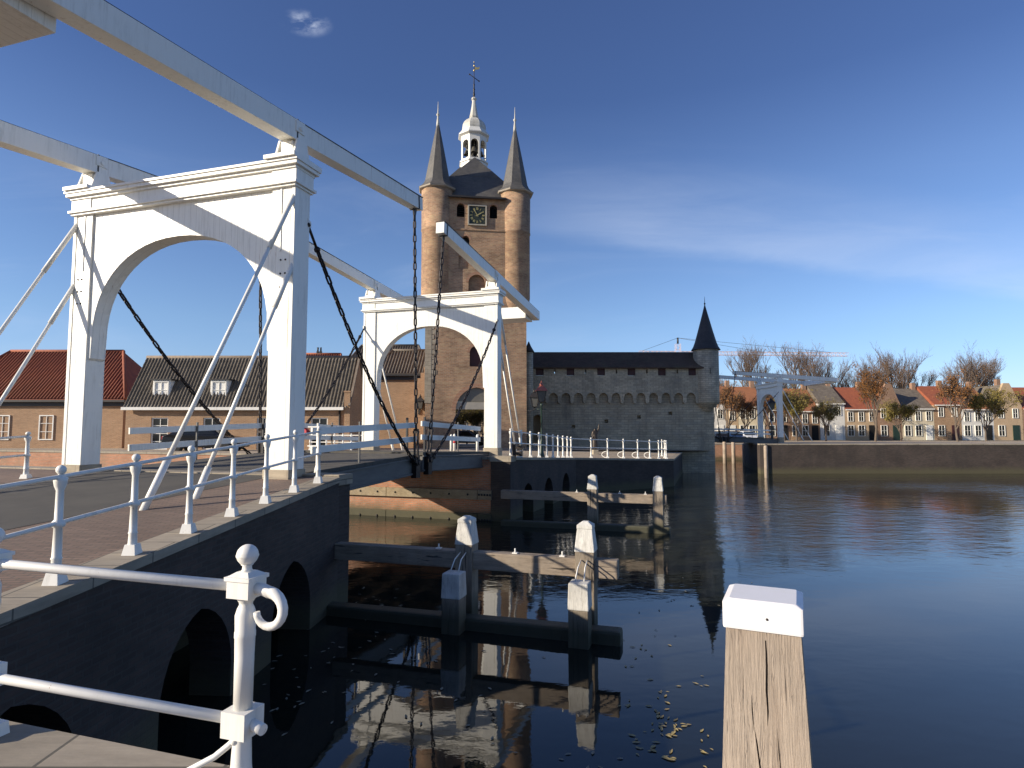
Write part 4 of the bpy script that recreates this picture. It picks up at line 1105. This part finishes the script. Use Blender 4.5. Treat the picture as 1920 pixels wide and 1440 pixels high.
hB = hip_house('brick house with hipped grey roof seen under the far gate arch, left of the tower', -8.75, 48.6, 1.95, 2.55, 1.9, 7.72, 9.75, .75, M['house'], M['pantile'], 2.0)
s_ = MB()
for k in range(4): s_.box(1.45 + k * .24, 1.45 + (k + 1) * .24, -3.0, -2.56, -.6, 5.0 + k * .42)
s_.build('stepped_buttress', M['house'], hB)
hip_house('tall brick house with dark tiled roof rising behind the low pantiled house', -11.2, 56, 3.9, 3.2, 1.9, 8.0, 11.15, 2.6, M['housedark'], M['pantile'])
hR = hip_house('house with red tiled roof and chimney pots behind the low pantiled house', -19.2, 62, 2.6, 3.2, 1.9, 8.2, 11.1, 1.8, M['house'], M['redtile'])
for x in (-.55, -.25):
    c_ = MB(); c_.box(x - .11, x + .11, -.11, .11, 8.9, 9.5); c_.lathe([(.09, 9.5), (.08, 9.85 if x > -.4 else 9.7), (.11, 9.9)], 10, (x, 0, 0)); c_.build('chimney_pot', M['iron'], hR)
hip_house('brick house with red tiled roof at the far left beyond the near gate frame', -33.2, 45.5, 6.6, 3.5, 1.9, 5.6, 9.3, 4.2, M['house'], M['redtile'])
for x in (-4.6, -1.6, 1.4, 4.4): window(bpy.data.objects['brick_house.004'], x - .5, x + .5, .9, 2.6, -3.53, 2, 3)

# ------------------------------------------------------------------ houses on the right bank
def far_house(x0, x1, ze, zr, wm, rm, label, gable=False, nw=2, y0=95.0, depth=8.0, door=True):
    zb = 1.78; r = empty('town_house', ((x0 + x1) / 2, y0, zb), 0, label, 'house'); hx = (x1 - x0) / 2 - .03; e = ze - zb; z = zr - zb
    w_ = MB(); w_.box(-hx, hx, 0, depth, -.3, e)
    if gable: w_.polys([(-hx, 0, e + .001), (hx, 0, e + .001), (.45, 0, z), (-.45, 0, z), (-hx, .4, e + .001), (hx, .4, e + .001), (.45, .4, z), (-.45, .4, z)], [(0, 1, 2, 3), (7, 6, 5, 4), (0, 3, 7, 4), (3, 2, 6, 7), (2, 1, 5, 6)])
    w_.build('wall', wm, r)
    q = MB()
    if gable: q.polys([(-hx - .1, .42, e), (0, .42, z - .2), (hx + .1, .42, e), (-hx - .1, depth, e), (0, depth, z - .2), (hx + .1, depth, e)], [(0, 1, 4, 3), (1, 2, 5, 4), (3, 4, 5), (0, 2, 1), (0, 3, 5, 2)])
    else: q.polys([(-hx, -.25, e), (hx, -.25, e), (hx, depth / 2, z), (-hx, depth / 2, z), (-hx, depth + .2, e), (hx, depth + .2, e)], [(0, 1, 2, 3), (3, 2, 5, 4), (0, 3, 4), (1, 5, 2), (0, 4, 5, 1)])
    ro = q.build('roof', rm, r)
    c_ = MB(); cxx = hx * .8; c_.box(cxx - .3, cxx + .3, depth / 2 - .3, depth / 2 + .3, z - .6, z + .9); c_.build('chimney', M['housedark'], ro)
    if not gable:
        g = MB(); g.box(-hx, hx, -.35, -.25, e - .12, e + .03); g.build('gutter', M['white'], r)
    for i in range(nw):
        x = -hx + (2 * hx) * (i + .5) / nw
        window(r, x - .42, x + .42, e - 1.85, e - .35, -.06, 2, 2)
        if i == nw - 1 and door:
            d_ = MB(); d_.box(x - .5, x + .5, -.08, .0, 0, 2.3); d_.build('door', random.choice([M['green'], M['dark'], M['redpaint'], M['white']]), r)
        else: window(r, x - .5, x + .5, .6, 2.3, -.06, 2, 2)
    return r
far_house(29.6, 33.1, 6.9, 9.6, M['offwhite'], M['rusttile'], 'white gabled house beside the citadel corner turret on the right bank', True)
far_house(33.1, 35.0, 6.6, 10.4, M['sandr'], M['rusttile'], 'narrow sand coloured house between the white gable and the cream house', nw=1)
far_house(35.0, 39.2, 6.9, 10.3, M['cream'], M['rusttile'], 'cream house with rust red roof left of the distant bridge gate', nw=3)
far_house(39.2, 43.0, 6.4, 9.9, M['housedark'], M['pantile'], 'brown brick house seen through the distant bridge gate', nw=2)
far_house(43.0, 47.6, 6.2, 10.0, M['house'], M['rusttile'], 'orange brick house just right of the distant bridge gate', nw=3)
far_house(47.6, 51.5, 7.4, 10.6, M['offwhite'], M['pantile'], 'white plastered house with grey roof right of the distant bridge', nw=2)
far_house(51.5, 56.5, 6.5, 10.2, M['sandr'], M['redtile'], 'wide sand coloured house with bright red roof on the right bank', nw=3)
far_house(56.5, 60.3, 7.0, 10.5, M['housedark'], M['rusttile'], 'dark brick gabled house on the right bank', True)
far_house(60.3, 65.3, 6.6, 10.0, M['cream'], M['pantile'], 'cream house with grey tiled roof on the right bank', nw=3)
far_house(65.3, 69.5, 7.2, 10.4, M['house'], M['redtile'], 'brick house with bright red roof near the right border', nw=2)
far_house(69.5, 74.5, 6.5, 10.2, M['offwhite'], M['rusttile'], 'wide white house with rust red roof near the right border', nw=3)
far_house(74.5, 79.0, 7.0, 10.6, M['sandr'], M['pantile'], 'sand coloured house with grey roof at the right border', True)
far_house(79.0, 85.0, 6.6, 10.2, M['housedark'], M['redtile'], 'dark brick house with red roof at the right border', nw=3)

# ------------------------------------------------------------------ trees
def make_tree(name, p, hgt, seed, leafmat, nleaf, label, group=None, spread=.5, levels=5, leafsize=.16, r0=None):
    rnd = random.Random(seed); root = empty(name, p, 0, label, 'tree', group)
    tr, tw_, lf = MB(), MB(), MB(); tips = []
    r0 = r0 or hgt * .018
    def grow(a, d, L, r, lv):
        pts = [a]; cur = Vector(d); n = 3 if lv < 3 else 2; q = a.copy()
        for i in range(n):
            cur = (cur + Vector((rnd.uniform(-.16, .16), rnd.uniform(-.16, .16), rnd.uniform(-.02, .14)))).normalized(); q = q + cur * L / n; pts.append(q.copy())
        rs = [r * (1 - .42 * i / n) for i in range(n + 1)]
        (tr if lv < 3 else tw_).tube(pts, rs, 8 if lv == 0 else (5 if lv < 3 else 3), caps=False)
        if lv >= 3: tips.extend(pts[1:])
        if lv >= levels: return
        k = rnd.choice((3, 3, 4)) if lv else 5
        for j in range(k):
            f = rnd.uniform(.45, 1.0) if j else 1.0
            i = min(n - 1, int(f * n)); b = pts[i].lerp(pts[i + 1], f * n - i if i < n else 1)
            az = rnd.uniform(0, 2 * PI); s_ = spread * rnd.uniform(.5, 1.35)
            dd = (cur + Vector((math.cos(az) * s_, math.sin(az) * s_, rnd.uniform(.0, .25)))).normalized()
            grow(b, dd, L * rnd.uniform(.55, .8), max(r * .56, .011), lv + 1)
    grow(Vector((0, 0, -.3)), Vector((0, 0, 1)), hgt * .34, r0, 0)
    tr.build('trunk', M['bark'], root, weld=False, recalc=False)
    c_ = tw_.build('crown', M['twig'], root, weld=False, recalc=False)
    for i in range(nleaf):
        t_ = rnd.choice(tips); c = t_ + Vector((rnd.gauss(0, .22), rnd.gauss(0, .22), rnd.gauss(0, .2)))
        a_ = Vector((rnd.uniform(-1, 1), rnd.uniform(-1, 1), rnd.uniform(-1, 1))).normalized(); b_ = a_.orthogonal().normalized()
        s_ = leafsize * rnd.uniform(.6, 1.3)
        lf.face((c - a_ * s_, c + b_ * s_ * .55, c + a_ * s_, c - b_ * s_ * .55))
    if nleaf: lf.build('leaves', leafmat, c_, weld=False, recalc=False)
    else: lf.bm.free()
    return root
def tree_copy(src, p, rz, s_, label, group=None):
    c = copy_tree(src); c.location = p; c.rotation_euler = (0, 0, rz); c.scale = (s_, s_, s_ * random.uniform(.92, 1.1)); c['label'] = label
    if group: c['group'] = group
    return c
GB = 'bare trees behind the houses on the right bank'
t1 = make_tree('bare_tree', (at(1415, 700, 108).x, 108, 1.8), 19.5, 3, M['leaf_rust'], 200, 'tallest bare tree standing behind the cream house by the distant bridge', GB, .46, levels=6, leafsize=.1)
t2 = make_tree('bare_tree', (at(1512, 700, 100).x, 103, 1.8), 18.0, 8, M['leaf_rust'], 900, 'broad bare tree with some brown leaves right of the distant bridge', GB, .5, levels=6, leafsize=.1)
lb = 'one of the slender bare trees in the row behind the houses on the right bank'
for i, (px, s_) in enumerate(((1352, .62), (1374, .7), (1392, .6), (1440, .72), (1462, .62), (1484, .7), (1545, .85), (1580, .75), (1622, .9), (1665, .8), (1710, .95), (1755, .8), (1800, .9), (1850, .85), (1895, .95))):
    tree_copy((t1, t2)[i % 2], (at(px, 700, 110).x, 110 + (i % 3) * 3, 1.8), i * 1.3, s_, lb, GB)
GA = 'autumn trees in front of the houses on the right bank'
t3 = make_tree('autumn_tree', (at(1366, 800, 88).x, 88, 1.8), 8.2, 21, M['leaf_rust'], 3200, 'rust leaved tree before the white gabled house next to the corner turret', GA, .5, levels=6, leafsize=.10)
t4 = make_tree('autumn_tree', (at(1493, 800, 86).x, 86, 1.8), 8.6, 27, M['leaf_olive'], 6500, 'olive and gold leaved tree right of the distant bridge gate', GA, .55, levels=6, leafsize=.105)
for i, (px, Y, s_, src, lb_) in enumerate(((1397, 90, .9, t3, 'thin rust leaved tree before the cream house left of the distant bridge gate'), (1440, 90, .95, t3, 'rust leaved tree framed by the distant bridge gate arch'), (1470, 89, 1.0, t3, 'rust leaved tree directly behind the right post of the distant bridge gate'),
        (1548, 88, .85, t4, 'golden tree in front of the white plastered house'), (1640, 85, 1.2, t3, 'rust leaved tree in front of the dark brick gabled house'), (1688, 89, .8, t4, 'golden tree in front of the cream house with grey roof'), (1795, 85, 1.15, t3, 'rust leaved tree in front of the wide white house'), (1848, 88, .95, t4, 'golden tree at the right border'))):
    tree_copy(src, (at(px, 800, Y).x, Y, 1.8), 1.1 + i * 1.9, s_, lb_, GA)
t5 = tree_copy(t4, (at(866, 800, 74).x, 76, 1.9), .4, .78, 'golden tree seen through the gate passage at its left side', 'trees seen through the gate passage')
tree_copy(t4, (at(898, 800, 80).x, 82, 1.9), 2.6, .85, 'golden tree seen through the gate passage beside the gate post', 'trees seen through the gate passage')
tree_copy(t3, (at(884, 800, 88).x, 92, 1.9), 4.6, 1.0, 'rust leaved tree farthest back in the view through the gate passage', 'trees seen through the gate passage')
far_house(-12.5, -1.0, 5.6, 7.6, M['sandr'], M['pantile'], 'low sand coloured house seen through the gate passage', y0=118, nw=5)
for px, Y, s_, rz_, lb_ in ((858, 64, .58, .9, 'small golden tree nearest the left jamb of the gate passage'), (876, 67, .62, 2.2, 'small golden tree in the middle of the gate passage view'), (893, 63, .56, 3.9, 'small golden tree partly behind the right post of the far gate frame'), (905, 70, .66, 5.2, 'golden tree hidden behind the right post of the far gate frame')):
    tree_copy(t4, (at(px, 800, Y).x, Y, 1.95), rz_, s_, lb_, 'trees seen through the gate passage')

# ------------------------------------------------------------------ construction crane far away
cr = empty('tower_crane', (at(1272, 700, 200).x, 200, 1.8), 0, 'pale red tower crane rising behind the citadel roof', 'crane')
def lattice(mb, a, b, w_, n, up):
    a, b = Vector(a), Vector(b); d = (b - a).normalized(); x = d.cross(Vector(up)).normalized(); y = x.cross(d)
    c4 = [(x * sx + y * sy) * w_ / 2 for sx, sy in ((-1, -1), (1, -1), (1, 1), (-1, 1))]
    for c in c4: mb.beam(a + c, b + c, .10, .10, up=up)
    for i in range(n):
        p, q = a.lerp(b, i / n), a.lerp(b, (i + 1) / n)
        for k in range(4): mb.beam(p + c4[k], q + c4[(k + 1) % 4], .05, .05, up=(.3, .5, .8)); mb.beam(p + c4[k], p + c4[(k + 1) % 4], .05, .05, up=(.3, .5, .8))
mb = MB(); lattice(mb, (0, 0, 0), (0, 0, 29.5), 1.5, 16, (0, 1, 0)); mb.build('mast', M['mast'], cr)
mb = MB(); lattice(mb, (1, 0, 26.4), (58, 4, 26.4), 1.1, 40, (0, 0, 1)); mb.build('jib', M['mast'], cr)
mb = MB(); lattice(mb, (-1, 0, 26.4), (-13, -1, 26.4), 1.1, 8, (0, 0, 1)); mb.box(-13, -10.5, -1, 1, 24.6, 26.2); mb.build('counter_jib', M['mast'], cr)
mb = MB(); mb.tube([(0, 0, 29.5), (0, 0, 31.5)], .3, 6); mb.tube([(0, 0, 31.4), (28, 2, 27.1)], .05, 5); mb.tube([(0, 0, 31.4), (52, 3.6, 27.1)], .05, 5); mb.tube([(0, 0, 31.4), (-12, -.8, 27)], .05, 5); mb.build('tie_cable', M['iron'], cr)

# ------------------------------------------------------------------ lamps
def lantern(par, z, s_=1.0, cap=M['coral'], at_=(0, 0)):
    x, y = at_
    g = MB(); g.frustum(x, y, z, z + .55 * s_, .13 * s_, .13 * s_, .23 * s_, .23 * s_); lg = g.build('lantern', M['lampglass'], par)
    f = MB()
    for a in (-1, 1):
        for b in (-1, 1): f.beam((x + a * .135 * s_, y + b * .135 * s_, z), (x + a * .235 * s_, y + b * .235 * s_, z + .55 * s_), .03, .03, up=(0, 1, 0))
    f.frustum(x, y, z - .05 * s_, z - .001, .08 * s_, .08 * s_, .15 * s_, .15 * s_); f.build('lantern_frame', M['iron'], lg)
    c_ = MB(); c_.frustum(x, y, z + .552 * s_, z + .60 * s_, .31 * s_, .31 * s_, .29 * s_, .29 * s_); c_.frustum(x, y, z + .60 * s_, z + .82 * s_, .29 * s_, .29 * s_, .10 * s_, .10 * s_); c_.lathe([(.08 * s_, z + .82 * s_), (.1 * s_, z + .92 * s_), (.04 * s_, z + .97 * s_), (.015, z + 1.08 * s_)], 10, (x, y, 0))
    c_.build('lamp_cap', cap, lg)
lp = at(1019, 800, 31.5); LPz = 1.98
ls = empty('street_lamp', (lp.x - .1, 31.5, LPz), 0, 'black street lamp with faded red lantern cap on the gate quay', 'street lamp')
mb = MB(); mb.lathe([(.16, -.1), (.16, .25), (.11, .4), (.09, .9), (.06, 1.0), (.045, 1.1), (.04, 2.75), (.07, 2.8), (.04, 2.9)], 12); mb.tube([(-.25, 0, 2.6), (.25, 0, 2.6)], .015, 6); mb.build('pole', M['green'], ls)
lantern(ls, 2.98, 1.0)
ls = empty('street_lamp', (at(1447, 800, 61).x, 61, 2.2), 0, 'black street lamp framed by the distant bridge gate', 'street lamp')
mb = MB(); mb.lathe([(.16, -.1), (.15, .3), (.09, .9), (.05, 1.1), (.045, 3.2)], 10); mb.build('pole', M['iron'], ls); lantern(ls, 3.25, 1.15, M['iron'])
def wall_lamp(p, label, cap, dx_, s_):
    r = empty('wall_lamp', p, 0, label, 'wall lamp')
    b = MB(); b.tube([(0, 0, 0), (dx_ * .5, -.1, -.12), (dx_, -.2, .02), (dx_, -.2, .2)], .025, 6); b.box(-.05, .05, -.03, .05, -.2, .2); b.build('bracket', M['iron'], r)
    lantern(r, .22, s_, cap, (dx_, -.2))
p = at(984, 768, 44.6); wall_lamp((1.02, 45.0, p.z), 'black wall lamp on the right corner of the gate tower', M['iron'], .62, 1.25)
p = at(790, 768, 45.4); wall_lamp((p.x - .2, 45.55, p.z - .15), 'black wall lamp on the stepped buttress left of the gate tower', M['iron'], .12, 1.0)

# navigation light on the quay corner
p = loc(4.15, 13.15, 2.45); nv = empty('navigation_light', (p.x, p.y, p.z), RAD(-10), 'black hooded navigation light on the far pier beside the bridge', 'signal light')
mb = MB(); mb.box(-.16, -.02, -.05, .05, 0, .5); 
for z in (.06, .30): mb.hexa([Vector((-.02, -.11, z)), Vector((.24, -.16, z - .06)), Vector((.24, .16, z - .06)), Vector((-.02, .11, z))], [Vector((-.02, -.11, z + .10)), Vector((.24, -.16, z + .16)), Vector((.24, .16, z + .16)), Vector((-.02, .11, z + .10))])
mb.build('hood', M['chain'], nv)
mb = MB(); mb.box(.02, .24, -.15, .15, -.04, .0); mb.build('shelf', M['white'], nv)
# red lamp on the left leaf railing
p = loc(-2.72, 8.55, 3.47); rl = empty('warning_lamp', p, -AX, 'red round warning lamp on the far left bridge railing beside the near gate post', 'lamp')
mb = MB(); Mx = Matrix.Rotation(PI / 2, 4, 'X'); mb.lathe([(.05, -.06), (.12, -.04), (.14, .0), (.14, .1), (.10, .14)], 14, (0, 0, 0), M=Mx); mb.build('lamp', M['red'], rl)
mb = MB(); mb.beam((.14, 0, 0), (.55, 0, .0), .04, .05); mb.build('bracket', M['iron'], rl)
# rests for the leaf rails
p = loc(3.05, 1.05, 2.6); rr_ = empty('rail_rest', p, -AX, 'white post with two flat rests holding the end of the right bridge railing', 'post')
mb = MB(); mb.lathe([(.09, -.1), (.06, .08), (.04, .15), (.035, 1.12)], 10); mb.build('post', M['white_iron'], rr_)
for z in (.58, 1.02):
    mb = MB(); mb.box(-.20, .12, -.12, .12, z, z + .025); mb.build('rest', M['white_iron'], rr_)

# small street bollards by the far gate frame
for (px, Y, m_, lb_) in ((846, 33, 'w', 'white street bollard behind the far bridge railing, beside the red banded one'), (852, 36, 'r', 'red and white banded street bollard behind the far bridge railing'), (895, 33, 'w', 'white street bollard next to the right post of the far gate frame')):
    q = at(px, 840, Y); r = empty('street_bollard', (q.x, Y, 2.28), 0, lb_, 'bollard')
    mb = MB(); mb.lathe([(.07, -.1), (.07, .9), (.05, .98), (.01, 1.0)], 12); b_ = mb.build('post', M['white'], r)
    if m_ == 'r':
        for z in (.45, .72): mb = MB(); mb.lathe([(.073, z), (.073, z + .13)], 12); mb.build('red_band', M['red'], b_)

# ------------------------------------------------------------------ statue
st = empty('statue', (at(1116, 850, 41.8).x, 41.8, 1.72), RAD(10), 'slim bronze statue of a robed figure with one raised arm on a stone block', 'statue')
mb = MB(); mb.frustum(0, 0, -.1, .42, .21, .21, .18, .18); mb.build('pedestal', M['quoin'], st, bevel=.02)
def skin_figure(name, verts, edges, rad, mat, par, sub=2):
    me = bpy.data.meshes.new(name); me.from_pydata([Vector(v) for v in verts], edges, []); o = bpy.data.objects.new(name, me); col.objects.link(o)
    o.modifiers.new('skin', 'SKIN')
    for i, r in enumerate(rad):
        sv = me.skin_vertices[0].data[i]; sv.radius = r if isinstance(r, tuple) else (r, r); sv.use_root = (i == 0)
    ss = o.modifiers.new('sub', 'SUBSURF'); ss.levels = sub; ss.render_levels = sub
    dg = bpy.context.evaluated_depsgraph_get(); dg.update()
    m2 = bpy.data.meshes.new_from_object(o.evaluated_get(dg)); m2.name = name
    o.modifiers.clear(); o.data = m2; bpy.data.meshes.remove(me)
    m2.materials.clear(); m2.materials.append(mat)
    for p_ in m2.polygons: p_.use_smooth = True
    if par: o.parent = par
    return o
V = [(0, 0, 1.22), (0, 0, 1.42), (0, 0, 1.62), (0, 0, 1.74), (.005, -.02, 1.86), (0, 0, .95), (0, .0, .65), (0, 0, .44),
     (-.15, 0, 1.62), (-.20, -.03, 1.38), (-.17, -.12, 1.18), (.15, 0, 1.63), (.24, -.02, 1.82), (.27, -.03, 2.04), (.28, -.03, 2.16)]
E = [(0, 1), (1, 2), (2, 3), (3, 4), (0, 5), (5, 6), (6, 7), (2, 8), (8, 9), (9, 10), (2, 11), (11, 12), (12, 13), (13, 14)]
Rd = [(.19, .16), (.17, .14), (.17, .13), .065, .105, (.21, .18), (.22, .19), (.24, .21), .085, .065, .05, .08, .06, .05, .045]
skin_figure('figure', V, E, Rd, M['bronze'], st)

# ------------------------------------------------------------------ parked cars
def car(p, rz, paint, label):
    r = empty('parked_car', p, rz, label, 'car', 'parked cars')
    side = [(-2.05, .28), (2.0, .28), (2.08, .55), (1.98, .78), (1.0, .92), (.35, 1.42), (-1.05, 1.46), (-1.72, 1.02), (-2.05, .92), (-2.12, .6)]
    b = MB(); lo_ = [Vector((x, 0, z)) for x, z in side]
    for s in (-1, 1):
        pass
    ins = lambda z: .84 if z < 1.0 else .84 - (z - 1.0) * .42
    L_ = [b.bm.verts.new((x, -ins(z), z)) for x, z in side]; R_ = [b.bm.verts.new((x, ins(z), z)) for x, z in side]
    b.bm.faces.new(L_); b.bm.faces.new(R_[::-1])
    for i in range(len(side)): j = (i + 1) % len(side); b.bm.faces.new((L_[i], R_[i], R_[j], L_[j]))
    bo = b.build('body', paint, r, bevel=.05)
    g = MB()
    for s in (-1, 1):
        q = [(-1.35, 1.0), (.75, .98), (.30, 1.36), (-1.02, 1.40)]
        g.face([Vector((x, s * (ins(z) + .008), z)) for x, z in q])
    g.face([Vector((.97 + .01, -.70, .97)), Vector((.98, .70, .97)), Vector((.42, .60, 1.39)), Vector((.42, -.60, 1.39))])
    g.face([Vector((-1.74, -.68, 1.05)), Vector((-1.74, .68, 1.05)), Vector((-1.13, .58, 1.43)), Vector((-1.13, -.58, 1.43))])
    g.build('windows', M['glass'], bo)
    for x in (-1.3, 1.28):
        for s in (-1, 1):
            t_ = MB(); Mx = Matrix.Translation((x, s * .76, .31)) @ Matrix.Rotation(PI / 2, 4, 'X'); t_.lathe([(.2, -.1), (.31, -.1), (.31, .1), (.2, .1)], 18, M=Mx); wh = t_.build('wheel', M['rubber'], r)
            h_ = MB(); h_.lathe([(.2, -.085), (.05, -.09), (.05, .09), (.2, .085)], 14, M=Mx); h_.build('rim', M['white_iron'], wh)
    for s in (-1, 1):
        l_ = MB(); l_.box(2.0, 2.07, s * .6 - .16, s * .6 + .16, .6, .74); l_.build('headlight', M['lampglass'], r)
        l_ = MB(); l_.box(-2.13, -2.06, s * .66 - .1, s * .66 + .1, .7, .9); l_.build('tail_light', M['red'], r)
    return r
for px, m_, lb_ in ((1350, 'carblack', 'black car parked beside the citadel corner turret under the distant bridge'), (1376, 'carblue', 'blue car parked between the thin mooring piles on the far quay'), (1401, 'carwhite', 'white car parked behind the pale mooring pile on the far quay')):
    car((at(px, 830, 79).x, 79, 1.78), RAD(-88), M[m_], lb_)
car((-17.0, 34.4, 2.27), RAD(4), M['carblack'], 'black car parked in front of the low brick house left of the near gate post')
car((-4.3, 58, 1.95), RAD(-6), M['cargrey'], 'dark grey car standing behind the gate passage')

# ------------------------------------------------------------------ leaves afloat
rnd = random.Random(5)
def leaf_mesh(nm, s_):
    b = MB(); pts = [(-1, 0, 0), (-.5, .42, .05), (.1, .5, .1), (.7, .25, .04), (1.15, 0, .1), (.65, -.28, .03), (.05, -.48, .08), (-.55, -.36, .02)]
    c = b.bm.verts.new((0, 0, -.02 * s_)); vs = [b.bm.verts.new((x * s_, y * s_, z * s_)) for x, y, z in pts]
    for i in range(8): b.bm.faces.new((c, vs[i], vs[(i + 1) % 8]))
    return b
protos = {}
for k, m_ in (('y', M['leaf_float']), ('p', M['leaf_pale'])):
    o = leaf_mesh('floating_leaf', .045).build('floating_leaf', m_); protos[k] = o
first = {'y': True, 'p': True}
LB = {'y': 'yellow autumn leaf afloat on the dark water near the big bollard', 'p': 'pale leaf afloat on the shaded water by the near fender and wing wall'}
for cx, cy, sx, sy, n, k in ((1240, 1365, 20, 36, 42, 'y'), (1196, 1398, 5, 16, 6, 'y'), (1200, 1218, 22, 12, 10, 'y'), (1268, 1372, 8, 10, 6, 'y'), (1325, 1405, 6, 18, 7, 'y'), (1318, 1288, 14, 10, 5, 'y'), (1180, 1330, 14, 14, 5, 'y'),
                             (560, 1290, 70, 60, 34, 'p'), (690, 1120, 40, 22, 26, 'p'), (860, 1310, 90, 60, 20, 'p'), (680, 1200, 60, 40, 22, 'p'), (1060, 1420, 60, 20, 8, 'p'), (1240, 1120, 60, 30, 18, 'p')):
    for i in range(n):
        px, py = cx + rnd.gauss(0, sx), cy + rnd.gauss(0, sy)
        if py < 1060 or px > 1335 and py > 1160: continue
        q = on_z(px, py, WZ + .008)
        if first[k]: o = protos[k]; first[k] = False
        else: o = protos[k].copy(); col.objects.link(o)
        s_ = rnd.uniform(.6, 1.2); o.location = q; o.rotation_euler = (0, 0, rnd.uniform(0, 6.3)); o.scale = (s_, s_ * rnd.uniform(.6, 1), s_)
        tag(o, LB[k], 'leaf', {'y': 'yellow leaves floating on the canal', 'p': 'pale leaves floating in the shade'}[k])
